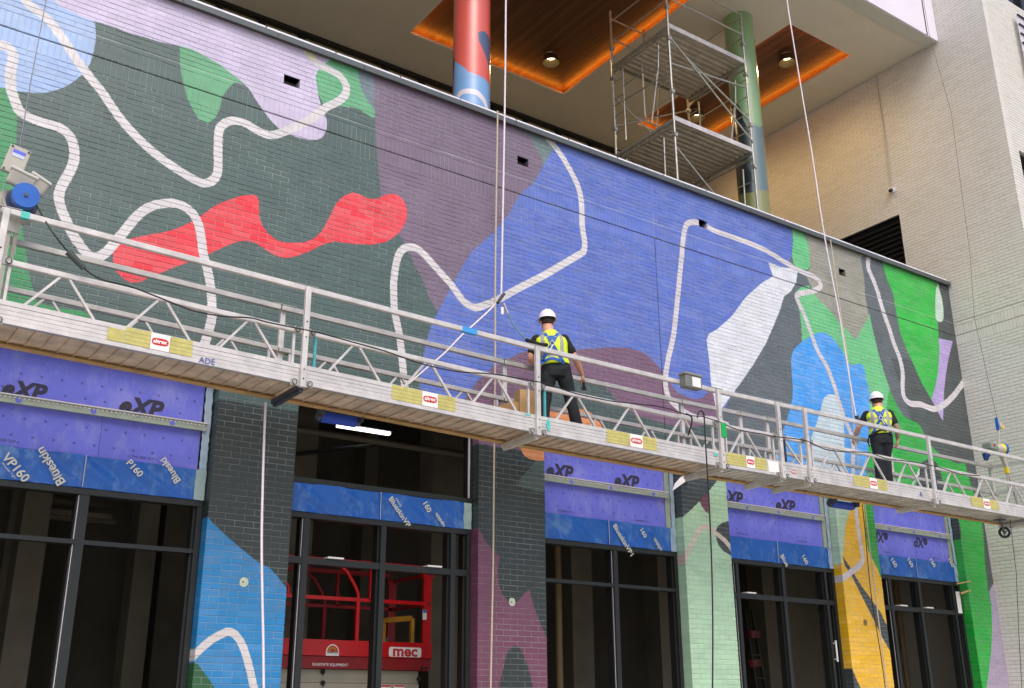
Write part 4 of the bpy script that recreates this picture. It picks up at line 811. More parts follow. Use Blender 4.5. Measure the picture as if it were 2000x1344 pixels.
# ladder, door pull and odds and ends
ld = thing('step_ladder', (WY(1472, 1300, 13.4).x, 13.4, .15), 'aluminium step ladder leaning inside the fourth opening beside red plastic tubs', 'ladder')
LA = mat('ladder_metal', (62, 60, 56), .5, .4, var=.1); a, b = WY(1462, 1190, 13.4), WY(1482, 1330, 13.2)
for dx in (0, .3): MB().bar((a.x+dx*.6, 13.5, a.z), (b.x+dx, 13.1, .16), .03, .06).build('rail', LA, ld)
for k in range(1, 8): t = k/8; MB().bar((a.x+(b.x-a.x)*t, 13.5-.4*t, a.z+(.16-a.z)*t), (a.x+.2+(b.x+.3-a.x-.2)*t, 13.5-.4*t, a.z+(.16-a.z)*t), .06, .02).build('tread', LA, ld)
for k, (px, py) in enumerate(((1470, 1240), (1472, 1296))):
    c = WY(px, py, 13.0); tag(MB().tube((c.x, 13.0, c.z-.06), (c.x, 13.0, c.z+.06), .12, 16, .14).build('plastic_tub', RED2_), ['upper', 'lower'][k]+' red plastic tub beside the ladder inside the fourth opening', 'tub')
c = WY(1631, 1272, YF-.02); dh = thing('door_pull', c, 'short vertical pale pull handle on the dark frame left of the yellow pier', 'handle'); MB().bar((c.x, YF-.05, c.z-.16), (c.x, YF-.05, c.z+.16), .02).build('grip', PAP, dh); MB().bar((c.x, YF-.05, c.z+.12), (c.x, YF, c.z+.12), .015).bar((c.x, YF-.05, c.z-.12), (c.x, YF, c.z-.12), .015).build('stem', PAP, dh)
c = WY(1884, 1158, 11.05); tag(MB().bar((c.x-.12, 11.06, c.z-.02), (c.x+.12, 11.02, c.z+.05), .05, .03).build('timber_shim', mat('raw_timber', (196, 156, 110), .8, var=.2, vs=12)), 'offcut of raw timber wedged beside the bright green pier', 'wood offcut')
c = WY(1880, 1138, 11.05); tag(MB().bar((c.x-.15, 11.08, c.z-.03), (c.x+.15, 10.98, c.z+.03), .02, .02).build('timber_shim', mat('raw_timber', (196, 156, 110), .8, var=.2, vs=12)), 'thin timber stick poking out above the offcut by the bright green pier', 'wood offcut')
tag(B((17.60, YF-.012, G(1.62)), (17.72, YF-.004, G(2.0))).build('loose_flashing', PAP), 'short white strip of flashing hanging beside the bright green pier', 'flashing')


# ---------------------------------------------------------------- suspended work platform
AL = mat('worn_aluminium', (202, 199, 197), .42, .22, var=.3, vs=5, bump=.1); AL2 = mat('dull_aluminium', (176, 174, 170), .45, .35, var=.25, vs=6)
DKP = mat('deck_underside', (212, 192, 166), .7, .1, var=.45, vs=4); DKP2 = mat('deck_underside_grey', (214, 210, 198), .55, .25, var=.35, vs=4)
RIM = mat('deck_rim', (196, 160, 106), .65, .1, var=.3, vs=5); STB = mat('dark_steel', (84, 88, 92), .5, .5, var=.3, vs=9); CBL = mat('black_cable', (22, 22, 24), .5, var=0)
YST = mat('yellow_label', (188, 180, 104), .5, var=.25, vs=14); CHK = mat('groove', (110, 106, 104), .6, var=.1)
JX = [1.15, 4.13, 7.12, 10.18, 11.37, 11.95, 14.94, 17.93]
JZ = [G(3.235), G(3.158), G(3.085), G(3.066), G(3.078), G(3.083), G(3.09), G(3.095)]
YA, YB = 9.6, 10.3
stage = thing('suspended_platform', (9.5, 9.95, G(3.1)), 'long aluminium suspended work platform with guardrails hanging across the mural wall', 'work platform')
def zat(x):
    for i in range(len(JX)-1):
        if x <= JX[i+1]: break
    return JZ[i]+(JZ[i+1]-JZ[i])*(x-JX[i])/(JX[i+1]-JX[i])
def sp(nm, q, m=AL, **k): return q.build(nm, m, stage, **k)
def stick(q, x0, x1, dz0, dz1, m, nm='label', y=None):
    y = YA-.0062 if y is None else y; n = max(1, int((x1-x0)/.3))
    return sp(nm, MB().quad((x0, y, zat(x0)+dz0), (x1, y, zat(x1)+dz0), (x1, y, zat(x1)+dz1), (x0, y, zat(x0)+dz1)), m)
for i in range(len(JX)-1):
    a, b = JX[i]+.006, JX[i+1]-.006; za, zb2 = zat(a+1e-4), zat(b-1e-4); L_ = b-a
    for side, y, s in ((0, YA, -1), (1, YB, 1)):
        # ribbed toe board: five proud bands with grooves between
        q = MB(); hs = [(0, .041), (.044, .082), (.085, .123), (.126, .164), (.167, .212)]
        for k, (h0, h1) in enumerate(hs):
            yo = y-s*0; d = .004 if k in (0, 4) else 0
            vs = [(a, y+s*d, za+h0), (b, y+s*d, zb2+h0), (b, y+s*d, zb2+h1), (a, y+s*d, za+h1), (a, y-s*.03, za+h0), (b, y-s*.03, zb2+h0), (b, y-s*.03, zb2+h1), (a, y-s*.03, za+h1)]
            q.add(vs, [(0, 1, 2, 3), (4, 7, 6, 5), (0, 4, 5, 1), (3, 2, 6, 7), (0, 3, 7, 4), (1, 5, 6, 2)])
        sp('toe_board', q, AL if side == 0 else RIM)
        sp('toe_groove', MB().quad((a, y-s*.012, za+.01), (b, y-s*.012, zb2+.01), (b, y-s*.012, zb2+.205), (a, y-s*.012, za+.205)), CHK)
        yc = y-s*.02; zc_ = .575; ztp = 1.06
        sp('truss_chord', MB().bar((a, yc, za+zc_), (b, yc, zb2+zc_), .045, .055), AL if side == 0 else AL2, bevel=.008)
        sp('guard_rail', MB().bar((a, yc, za+ztp), (b, yc, zb2+ztp), .045, .06), AL if side == 0 else AL2, bevel=.008)
        if L_ > 2: aps = [.6, 1.5, 2.4]
        elif L_ > 1: aps = [.5]
        else: aps = []
        for ap in aps:
            for s1 in (-1, 1):
                x1, x2 = a+ap+s1*.04, a+ap+s1*.30
                sp('truss_brace', MB().bar((x1, yc, zat(x1)+.55), (x2, yc, zat(x2)+.212), .026, .022), AL)
        if not aps: sp('truss_brace', MB().bar((a+.12, yc, za+.55), (b-.12, yc, zb2+.212), .024), AL)
        for x in (a+.13, b-.10):
            mm = AL
            if side == 0 and x == a+.13 and i in (1, 2): mm = mat('teal_stained_post', (70, 160, 168), .5, var=.3, vs=20)
            if side == 0 and x == a+.13 and i in (4, 6): mm = mat('blue_stained_post', (34, 56, 84), .5, var=.2)
            sp('truss_upright', MB().bar((x, yc, zat(x)+.55), (x, yc, zat(x)+.212), .026), mm)
    # deck planks
    n = 20 if L_ > 2 else (8 if L_ > 1 else 4); wd = L_/n
    for k in range(n):
        x0, x1 = a+k*wd, a+(k+1)*wd; zz = zat((x0+x1)/2)
        q = MB(); q.box((x0+.003, YA+.03, zz+.045), (x1-.003, YB-.03, zz+.065)); q.box((x0+.003, YA+.03, zz+.03), (x0+.008, YB-.03, zz+.044))
        sp('deck_plank', q, DKP if i < 3 else DKP2)
    sp('rim_flange', MB().add([(a, YB-.03, za+.0), (b, YB-.03, zb2+.0), (b, YB-.075, zb2+.002), (a, YB-.075, za+.002), (a, YB-.03, za+.01), (b, YB-.03, zb2+.01), (b, YB-.075, zb2+.012), (a, YB-.075, za+.012)], [(0, 3, 2, 1), (4, 5, 6, 7), (2, 3, 7, 6)]), RIM)
    sp('rim_flange', MB().add([(a, YA+.03, za+.0), (b, YA+.03, zb2+.0), (b, YA+.06, zb2+.002), (a, YA+.06, za+.002)], [(0, 1, 2, 3)]), AL2)
for i, x in enumerate(JX):
    xx = min(max(x, JX[0]+.03), JX[-1]-.03); z = zat(xx)
    sp('cross_beam', MB().box((xx-.035, YA+.01, z-.05), (xx+.035, YB-.01, z-.003)).box((xx-.012, YA+.01, z-.075), (xx+.03, YB-.01, z-.051)), STB if i < 2 else DKP2)
    for s, y, dx in ((-1, YA, .0), (1, YB, .04)):
        yo = y+s*.028
        xp = xx+dx
        zlo = -.04 if s < 0 else .1
        sp('post', MB().bar((xp, yo, z+zlo), (xp, yo, z+1.065), .06, .05), AL, bevel=.006)
        q = MB()
        for dz in (.0, .1, .45, .62): q.tube((xp, yo+s*.025, z+max(dz, zlo)+.05), (xp, yo+s*.027, z+max(dz, zlo)+.05), .009, 8)
        sp('post_hole', q, BLACKJ)
        sp('rail_cap', MB().box((xp-.13, y-s*.045, z+1.092), (xp+.13, y+s*.005, z+1.098)), AL2)
        # clamps with wing bolts
        for dz in (.575, .01) if s < 0 else (.575, ):
            q = MB(); q.box((xp-.12, y-s*.0, z+dz-.035), (xp+.12, y+s*.012, z+dz+.035))
            sp('clamp_plate', q, AL2)
            for sx in (-1, 1):
                c = Vector((xp+sx*.085, y+s*.03, z+dz)); n = 10
                sp('ring_pin', MB().path([c+Vector((.026*math.cos(2*math.pi*k/n), s*.006*math.sin(2*math.pi*k/n*2), .03*math.sin(2*math.pi*k/n))) for k in range(n+1)], .005, 5), STB)
                sp('bolt', MB().tube(c+Vector((0, -s*.02, -.015)), c+Vector((0, s*.01, -.015)), .012, 8), AL2)
for xx in (JX[0]+.01, JX[-1]-.01):
    z = zat(xx)
    for dz in (.575, 1.06): sp('end_rail', MB().bar((xx, YA, z+dz), (xx, YB, z+dz), .04, .05), AL)
    sp('end_toe_board', B((xx-.01, YA, z), (xx+.01, YB, z+.17)), AL)
# stickers
def yellow(x0, x1, xr0, xr1, x2):
    stick(None, x0, xr0-.001, .045, .207, YST); stick(None, xr1, x2, .045, .207, YST); stick(None, xr0+.003, xr1-.003, .045, .207, STW)
    for g in (.0835, .1245, .1655): stick(None, x0, xr0, g-.0015, g+.0015, CHK, 'label_fold', YA-.0068); stick(None, xr1, x2, g-.0015, g+.0015, CHK, 'label_fold', YA-.0068)
    cx = (xr0+xr1)/2; z = zat(cx)+.128; q = MB(); n = 24; w_ = (xr1-xr0)*.43
    def sup(t, p=.45): c, s = math.cos(t), math.sin(t); return math.copysign(abs(c)**p, c), math.copysign(abs(s)**.8, s)
    q.add([(cx+w_*sup(2*math.pi*k/n)[0], YA-.0074, z+.036*sup(2*math.pi*k/n)[1]) for k in range(n)], [tuple(range(n))[::-1]]); sp('brand_badge', q, STR)
    text_obj('altrex', 'lettering', STW, stage, (cx-w_*.82, YA-.0078, z-.014), w_*1.64, bold=.03)
e = lambda px, py: WY(px, py, YA).x
yellow(e(246, 640), 0, e(293, 668), e(331, 678), e(375, 685)); stick(None, e(211, 640), e(243, 650), .045, .17, YST)
yellow(e(765, 760), 0, e(824, 772), e(855, 780), e(889, 786))
yellow(e(1185, 855), 0, e(1230, 860), e(1255, 862), e(1282, 866))
yellow(e(1419, 895), 0, e(1457, 903), e(1474, 905), e(1497, 910)); stick(None, e(1500, 910), e(1520, 912), .035, .19, STW)
yellow(e(1667, 938), 0, e(1698, 942), e(1713, 944), e(1732, 947)); yellow(e(1895, 975), 0, e(1920, 980), e(1933, 982), e(1949, 985))
cx = e(1550, 915); q = MB(); n = 20; q.add([(cx+.06*math.cos(2*math.pi*k/n), YA-.0074, zat(cx)+.09+.028*math.sin(2*math.pi*k/n)) for k in range(n)], [tuple(range(n))[::-1]]); sp('brand_badge', q, mat('faded_red', (200, 120, 116), .6)); text_obj('altrex', 'lettering', STW, stage, (cx-.045, YA-.0078, zat(cx)+.08), .09, bold=.03)
TBL = mat('blue_tape', (60, 150, 220), .5, var=.1); TTL = mat('teal_paint', (80, 190, 180), .6, var=.3, vs=20)
def wraprail(px0, px1, py, dz, m):
    x0, x1 = e(px0, py), e(px1, py); sp('tape_wrap', MB().bar((x0, YA+.02, zat(x0)+dz), (x1, YA+.02, zat(x1)+dz), .05, .065), m)
wraprail(903, 932, 648, 1.06, TBL); wraprail(40, 58, 425, 1.06, TTL)
def splat(px, py, w_, h):
    c = WY(px, py, YA-.008); o = MB(); n = 10; o.add([(c.x+w_*math.cos(6.283*k/n)*random.uniform(.6, 1.1), YA-.0085, c.z+h*math.sin(6.283*k/n)*random.uniform(.7, 1.1)) for k in range(n)], [tuple(range(n))[::-1]]); sp('paint_splash', o, TTL)
splat(1048, 828, .03, .07); splat(1071, 830, .035, .08); splat(1398, 888, .04, .03); splat(1031, 810, .05, .012)
text_obj('A', 'lettering', mat('blue_mark', (70, 80, 150), .6), stage, (e(1795, 965), YA-.0078, zat(14.7)+.05), .08, bold=.01)
text_obj('ADE', 'lettering', mat('blue_mark', (70, 80, 150), .6), stage, (e(388, 700), YA-.0078, zat(3.2)+.012), .16, bold=.01)
# wall rollers under the inner edge
BRL = mat('blue_foam_roller', (40, 72, 176), .7, var=.12, vs=12, bump=.3)
for (pa, pb) in (((626, 812), (694, 824)), ((1622, 979), (1662, 985))):
    a_, b_ = WY(*pa, 10.42), WY(*pb, 10.42); z = zat(a_.x)-.045
    sp('wall_roller', MB().tube((a_.x, 10.42, z), (b_.x, 10.42, z), .062, 18), BRL); q = MB()
    for x in (a_.x-.025, b_.x+.025): sp('roller_bracket', MB().box((x-.012, YB-.02, z-.02), (x+.012, 10.44, z+.07)), STB); sp('roller_cap', MB().tube((x-.018, 10.42, z), (x+.018, 10.42, z), .05, 12), STB)
# castor at the right end
c = WY(1962, 1040, 9.9); ax = Vector((.83, .55, 0)); pr_ = Vector((.55, -.83, 0))
cwh = sp('castor_wheel', MB().path([c+pr_*(.078*math.cos(2*math.pi*k/24))+Vector((0, 0, .078*math.sin(2*math.pi*k/24))) for k in range(25)], .022, 8), BLK); q = MB(); q.tube(c-ax*.03, c+ax*.03, .028, 12)
for k in range(3):
    t = .4+k*2.094; q.bar(c-ax*.012, c-ax*.012+pr_*(.07*math.cos(t))+Vector((0, 0, .07*math.sin(t))), .02, .012, up=ax)
q.build('castor_hub', STB, cwh); zt_ = zat(17.3)-.03; tp_ = Vector((c.x-.09, c.y, zt_))
sp('castor_fork', MB().bar(c-ax*.04, tp_-ax*.04, .028, .012, up=ax).bar(c+ax*.04, tp_+ax*.04, .028, .012, up=ax).box((tp_.x-.09, tp_.y-.07, zt_), (tp_.x+.09, tp_.y+.07, zt_+.02)), STB)
# hoists
HG = mat('hoist_grey', (176, 174, 164), .5, .1, var=.12, vs=8); HB = mat('hoist_blue', (18, 92, 184), .35, var=.15, vs=6); HB2 = mat('hoist_blue_dark', (16, 48, 104), .4, var=.2, vs=6); HY = mat('hoist_yellow', (220, 196, 50), .5, var=.1)
def at(px, py, y=9.9): return WY(px, py, y)
c0 = at(41, 399, 9.98); c1 = at(51, 381, 9.74)
sp('hoist_body', MB().tube(c0+Vector((-.02, .1, -.03)), c0, .17, 24), HG)
sp('hoist_motor', MB().tube(c0, c1.lerp(c0, .25), .15, 24, .115), HB2)
sp('hoist_disc', MB().tube(c1.lerp(c0, .3), c1, .122, 28), HB); sp('hoist_bolt', MB().tube(c1, c1.lerp(c0, -.05), .018, 8), STB)
p = at(24, 395, 10.0); sp('hoist_plate', MB().add([p+Vector(v) for v in ((-.16, 0, -.28), (.1, 0, -.30), (.12, 0, .02), (.0, 0, .12), (-.1, 0, .10), (-.18, 0, -.05))]+[p+Vector((v[0], .02, v[2])) for v in ((-.16, 0, -.28), (.1, 0, -.30), (.12, 0, .02), (.0, 0, .12), (-.1, 0, .10), (-.18, 0, -.05))], [(5, 4, 3, 2, 1, 0), (6, 7, 8, 9, 10, 11)]+[(k, (k+1) % 6, 6+(k+1) % 6, 6+k) for k in range(6)]), HG)
for px, py, ang, wdt in ((42, 352, -14, .24), (73, 362, -24, .19)):
    c = at(px, py, 9.84); o = B((-wdt/2, -.07, -.08), (wdt/2, .07, .06)).build('control_box', HG, None, bevel=.02); o.location = c; o.rotation_euler = (.35, math.radians(-ang), 0); put(o, stage)
    o = B((-wdt/2-.008, -.078, .055), (wdt/2+.008, .078, .085)).build('box_lid', mat('hoist_lid', (198, 196, 190), .45, var=.1), None, bevel=.012); o.location = c; o.rotation_euler = (.35, math.radians(-ang), 0); put(o, stage)
c = at(31, 315, 9.86); o = B((-.095, -.03, -.14), (.095, .03, .14)).build('pendant_case', HG, None, bevel=.01); o.location = c; o.rotation_euler = (.1, .17, 0); put(o, stage)
o = B((-.055, -.034, .03), (.055, -.032, .1)).build('display', mat('display_face', (196, 206, 236), .3, var=.0), None); o.location = c; o.rotation_euler = (.1, .17, 0); put(o, stage)
o = B((-.055, -.036, .065), (.055, -.0345, .098)).build('display_bar', mat('display_blue', (96, 104, 214), .3, var=.0), None); o.location = c; o.rotation_euler = (.1, .17, 0); put(o, stage)
for sx in (-1, 1):
    for sz in (-1, 1): o = MB().tube((sx*.075, -.031, sz*.12), (sx*.075, -.036, sz*.12), .012, 8).build('screw', STB, None); o.location = c; o.rotation_euler = (.1, .17, 0); put(o, stage)
c = at(33, 297); tag(MB().path([at(36, 300), at(60, 160), at(92, -10), at(110, -120)], .0055, 6).build('wire_rope', mat('steel_wire', (130, 132, 136), .4, .7, var=0)), 'thin steel hoist wire running up from the pendant box at the left end', 'wire rope')
# stirrup under left hoist
z = zat(1.35)
sp('hoist_stirrup', MB().bar((1.28, 10.05, z+.07), (1.28, 10.05, z+1.3), .05).bar((1.35, 10.26, z+.07), (1.35, 10.0, z+1.2), .035), HG)
# right hoist
c = at(1936, 874, 9.9)
sp('control_box', B((c.x-.13, 9.82, c.z-.05), (c.x+.1, 10.0, c.z+.07)), mat('hoist_green_grey', (124, 134, 120), .5, var=.1), bevel=.015); sp('emergency_button', MB().tube((c.x-.03, 9.82, c.z+.02), (c.x-.03, 9.805, c.z+.02), .02, 10), STR)
c2 = at(1963, 877, 9.88); sp('hoist_body', MB().tube((c2.x-.2, 9.95, c2.z-.01), (c2.x-.02, 9.9, c2.z), .085, 20), HG); sp('hoist_band', MB().tube((c2.x-.1, 9.93, c2.z), (c2.x-.02, 9.9, c2.z), .09, 20), HY); sp('hoist_disc', MB().tube((c2.x-.02, 9.9, c2.z), (c2.x+.02, 9.885, c2.z), .1, 24), HB)
c3 = at(1925, 893, 9.9); sp('hoist_motor', MB().tube((c3.x+.03, 9.9, c3.z+.05), (c3.x+.0, 9.9, c3.z-.05), .07, 16, .035), HB2)
c4 = at(1949, 829, 9.92); sp('safety_plate', B((c4.x-.03, 9.9, c4.z-.1), (c4.x-.005, 9.95, c4.z+.12)), HB); sp('safety_block', MB().tube((c4.x+.06, 9.89, c4.z), (c4.x+.06, 9.95, c4.z), .065, 14), HG); sp('safety_knob', MB().tube((c4.x+.1, 9.88, c4.z-.04), (c4.x+.1, 9.94, c4.z-.04), .03, 10), HY); sp('safety_hanger', MB().bar((c4.x+.02, 9.93, c4.z-.05), (c2.x-.1, 9.93, c2.z+.08), .03), HG)
t_ = at(1966, 915, 9.95); sp('hoist_stirrup', MB().bar((c2.x-.05, 9.95, c2.z-.05), t_, .06).bar(t_, (t_.x-.1, 9.95, zat(17)+.07), .03).bar(t_, (t_.x+.24, 9.95, zat(17)+.07), .03).bar((t_.x-.08, 9.95, zat(17)+.2), (t_.x+.2, 9.95, zat(17)+.24), .018), HG)
sp('hoist_stirrup', MB().bar(t_+Vector((-.01, 0, .02)), t_+Vector((-.01, 0, -.09)), .065), HY)
tag(MB().path([Vector((c4.x, 9.92, c4.z+.1)), WY(1903, 620, 9.95), WY(1895, 500, 9.97), WY(1858, 220, 9.98), Vector((17.66, 10.0, G(13.2))), Vector((17.62, 10.0, G(17)))], .005, 6).build('wire_rope', mat('steel_wire_dark', (104, 104, 104), .45, .6, var=0)), 'steel hoist wire dropping past the roof fascia to the right hand hoist', 'wire rope')
tag(MB().path([WY(1972, 1010, 9.98), WY(1985, 1120, 9.98), WY(1990, 1240, 9.98), WY(1999, 1400, 9.98)], .006, 6).build('tail_line', CBL), 'thin dark tail line dangling below the right end of the platform', 'rope')
# clutter on the deck
CB = mat('cardboard', (186, 152, 104), .85, var=.12, vs=6); CB2 = mat('cardboard_shade', (150, 112, 70), .85, var=.12, vs=6)
def carton(px, py, y, w_, d_, h_, rot, lb, flap=True):
    c = WY(px, py, y); z = zat(c.x)+.066; r = thing('cardboard_box', (c.x, y, z), lb, 'box')
    q = MB(); t = .006
    for A in (((-w_/2, -d_/2, 0), (w_/2, -d_/2+t, h_)), ((-w_/2, d_/2-t, 0), (w_/2, d_/2, h_)), ((-w_/2, -d_/2+t, 0), (-w_/2+t, d_/2-t, h_)), ((w_/2-t, -d_/2+t, 0), (w_/2, d_/2-t, h_)), ((-w_/2+t, -d_/2+t, 0), (w_/2-t, d_/2-t, t))): q.box(*A)
    o = q.build('carton_body', CB, None); o.location = (c.x, y, z); o.rotation_euler = (0, 0, rot); put(o, r)
    for A in () if not flap else (((-w_/2, -d_/2, h_), (w_/2, -d_/2-.09, h_-.03)), ((-w_/2, d_/2, h_), (w_/2, d_/2+.03, h_+.14))):
        (x0, y0, z0), (x1, y1, z1) = A; o = MB().add([(x0, y0, z0), (x1, y0, z0), (x1, y1, z1), (x0, y1, z1), (x0, y0+.005, z0), (x1, y0+.005, z0), (x1, y1+.005, z1), (x0, y1+.005, z1)], [(0, 1, 2, 3), (7, 6, 5, 4), (0, 3, 7, 4), (1, 5, 6, 2), (3, 2, 6, 7)]).build('flap', CB2, None); o.location = (c.x, y, z); o.rotation_euler = (0, 0, rot); put(o, r)
carton(1000, 795, 9.98, .24, .3, .34, .1, 'low brown cardboard box on the platform left of the taller box', False); carton(1028, 800, 9.86, .24, .2, .5, -.25, 'taller plain cardboard box on the platform right behind the front post', False)
carton(1249, 845, 10.0, .5, .3, .2, .12, 'low brown cardboard box on the platform right of the left worker'); 
jb = thing('junction_box', WY(1347, 746, 9.56), 'grey junction box with a white label fixed on the front top guardrail', 'junction box'); c = WY(1347, 748, 9.56)
B((c.x-.15, 9.48, c.z-.09), (c.x+.15, 9.60, c.z+.08)).build('case', mat('box_grey', (112, 116, 112), .5, var=.08), jb, bevel=.012); B((c.x-.165, 9.47, c.z+.082), (c.x+.165, 9.61, c.z+.115)).build('lid', mat('box_lid_grey', (126, 130, 124), .45, var=.1), jb, bevel=.01); B((c.x-.03, 9.474, c.z-.07), (c.x+.12, 9.479, c.z+.06)).build('white_label', STW, jb)
gt = WY(1412.5, 841, 9.55); tag(B((gt.x-.045, 9.53, gt.z-.1), (gt.x+.045, 9.55, gt.z+.1)).build('green_tag', mat('green_plastic', (20, 160, 74), .45, var=.1), None, bevel=.006), 'bright green plastic tag hanging on the platform rail post', 'tag')
# cables
def cable(pts, y, r, nm, lb, cat='cable', m=CBL, n=6):
    P_ = [tuple(WY(p[0], p[1], p[2] if len(p) > 2 else y)) for p in pts]; o = MB().path([Vector(p) for p in catmull(P_, 4)], r, n).build(nm, m); return tag(o, lb, cat)
cable([(68, 395, 9.8), (98, 447), (133, 492), (164, 524), (196, 545), (245, 557), (280, 569), (315, 583), (350, 597), (385, 609), (437, 618), (490, 621), (525, 630), (595, 644), (630, 652), (692, 669), (755, 687), (825, 711), (895, 726), (965, 731), (1045, 745), (1070, 750), (1122, 768), (1192, 783), (1245, 789), (1297, 796), (1345, 811), (1370, 813)], 9.55, .0075, 'power_cable', 'black power cable draped along the left part of the platform front chord')
cable([(1370, 813), (1405, 824), (1440, 839), (1490, 848), (1515, 853), (1567, 859), (1588, 867), (1613, 878), (1643, 882), (1679, 883), (1702, 885), (1732, 896), (1775, 901), (1808, 907), (1838, 914), (1876, 926), (1914, 929)], 9.55, .0075, 'power_cable', 'black power cable draped along the right part of the platform front chord')
pl = WY(148, 510, 9.5); pq = WY(164, 524, 9.53); pa = WY(133, 492, 9.53)
o = MB().tube(pa, pq, .035, 12, .028).build('cable_connector', mat('dark_connector', (66, 74, 70), .5, var=.15)); tag(o, 'grey green inline plug joining two cables near the left hoist', 'connector')
cable([(1344, 850, 9.6), (1350, 830), (1351, 815), (1340, 808)], 9.52, .012, 'cable_loop', 'short black cable loop tucked behind the platform braces near the green tag')
cable([(1362, 816), (1364, 806), (1370, 803), (1375, 811), (1377, 850), (1379, 880), (1382, 930), (1385, 980), (1388, 1050), (1390, 1100), (1392, 1200), (1392, 1300), (1391, 1420)], 9.46, .010, 'drop_cable', 'black cable looping over the chord and dropping in front of the mint pier')
RPE = mat('white_rope', (224, 216, 222), .8, var=.12, vs=40, bump=.8, bs=120); RPE2 = mat('grey_rope', (176, 170, 164), .85, var=.15, vs=40, bump=.8, bs=120); RPE3 = mat('beige_rope', (190, 176, 156), .85, var=.2, vs=40, bump=.8, bs=120)
cable([(990, -160), (988, 0), (987, 120), (985, 260), (982, 420), (979, 575)], 10.05, .0125, 'safety_rope', 'white safety rope hanging from the roof to the grab beside the left worker', 'rope', RPE)
cable([(979, 578), (962, 600), (930, 630), (902, 655), (868, 690), (838, 715), (798, 750)], 10.1, .011, 'slack_rope', 'white rope slanting down left from the grab behind the guardrail', 'rope', RPE)
cable([(972, 217, 10.84), (969, 400), (967, 560), (967, 700), (965, 900), (963, 1100), (960, 1250), (957, 1420)], 10.84, .0125, 'hanging_rope', 'beige rope hanging from the coping down past the maroon pier', 'rope', RPE3)
cable([(1533, -60), (1537, 0), (1560, 145), (1585, 295), (1610, 460), (1640, 620), (1660, 745), (1674, 825)], 10.05, .0125, 'safety_rope', 'white safety rope hanging from the roof to the grab beside the right worker', 'rope', RPE)
cable([(1622, 468), (1640, 600), (1655, 700), (1664, 790), (1670, 860), (1680, 930), (1689, 985), (1700, 1080), (1712, 1180), (1726, 1290), (1740, 1400)], 10.84, .011, 'hanging_rope', 'beige rope hanging from the coping down past the yellow pier', 'rope', RPE3)
cable([(1684, 985), (1690, 1040), (1696, 1110), (1704, 1180), (1722, 1290), (1736, 1400)], 10.7, .008, 'tail_line', 'thin dark line beside the rope in front of the yellow pier', 'rope', CBL)
cable([(519, 786), (516, 850), (513, 950), (511, 1050), (512, 1150), (514, 1250), (515, 1344), (516, 1420)], 10.2, .0135, 'hanging_rope', 'twisted white rope hanging from the platform in front of the blue pier', 'rope', RPE)
# rope grab and lanyard
gr = thing('rope_grab', WY(979, 583, 10.05), 'small steel rope grab with snap hook on the rope beside the left worker', 'rope grab')
c = WY(977, 581, 10.03); MB().bar(WY(972, 592, 10.03), WY(984, 574, 10.03), .05, .03).build('grab_body', STB, gr); MB().bar(WY(983, 592, 10.0), WY(991, 612, 10.0), .03, .02).build('snap_hook', AL, gr); MB().bar(WY(981, 600, 9.99), WY(981, 614, 9.99), .035, .01).build('tag_card', PAP, gr)
g2 = thing('rope_grab', WY(1675, 820, 10.05), 'dark rope grab at shoulder height beside the right worker', 'rope grab'); MB().bar(WY(1673, 812, 10.0), WY(1677, 828, 10.0), .05, .04).build('grab_body', STB, g2)


# ---------------------------------------------------------------- the two painters
SKIN = mat('skin', (206, 152, 124), .5, var=.06, vs=20); SKT = mat('tattooed_skin', (150, 118, 104), .5, var=.35, vs=30); BLKC = mat('black_cotton', (22, 22, 26), .85, var=.15, vs=20, bump=.4)
TRO = mat('dark_trousers', (26, 32, 38), .85, var=.25, vs=9, bump=.4); HEL = mat('white_helmet', (232, 226, 236), .3, var=.03); HAIR = mat('dark_hair', (62, 44, 34), .8, var=.2, vs=60); STRP = mat('blue_strap', (24, 84, 172), .6, var=.1, vs=40); SHOE = mat('work_boot', (48, 40, 34), .7, var=.2)
def vest_mat():
    m = bpy.data.materials.new('hi_vis_vest'); m.use_nodes = True; n = m.node_tree.nodes; L = m.node_tree.links; b = n['Principled BSDF']
    uv = n.new('ShaderNodeAttribute'); uv.attribute_name = 'band'; mx = n.new('ShaderNodeMix'); mx.data_type = 'RGBA'
    mx.inputs[6].default_value = (*lin((206, 232, 32)), 1); mx.inputs[7].default_value = (*lin((150, 150, 146)), 1)
    L.new(uv.outputs['Fac'], mx.inputs[0]); L.new(mx.outputs[2], b.inputs['Base Color']); b.inputs['Roughness'].default_value = .55
    return m
VEST = vest_mat()
def limb(bm_mb, pts, rs, n=12, sub=5):
    P_ = [np.array([*p, r]) for p, r in zip(pts, rs)]; P_ = catmull(P_, sub)
    P3 = [Vector(p[:3]) for p in P_]; pa = None; rings = []
    for i, p in enumerate(P3):
        d = (P3[min(i+1, len(P3)-1)]-P3[max(i-1, 0)]).normalized()
        if pa is None: a = d.cross(Vector((.1, 1, .05))).normalized()
        else: a = (pa-d*pa.dot(d)).normalized()
        pa = a; b = d.cross(a); r = max(P_[i][3], .002)
        rings.append([p+a*(r*math.cos(2*math.pi*j/n))+b*(r*math.sin(2*math.pi*j/n)) for j in range(n)])
    vs = [v for g in rings for v in g]
    fs = [(i*n+j, i*n+(j+1) % n, (i+1)*n+(j+1) % n, (i+1)*n+j) for i in range(len(rings)-1) for j in range(n)]
    k = (len(rings)-1)*n; bm_mb.add(vs, fs+[tuple(range(n))[::-1], tuple(range(k, k+n))], True)
    for p, r in ((P3[0], P_[0][3]), (P3[-1], P_[-1][3])): ball(bm_mb, p, (r, r, r))
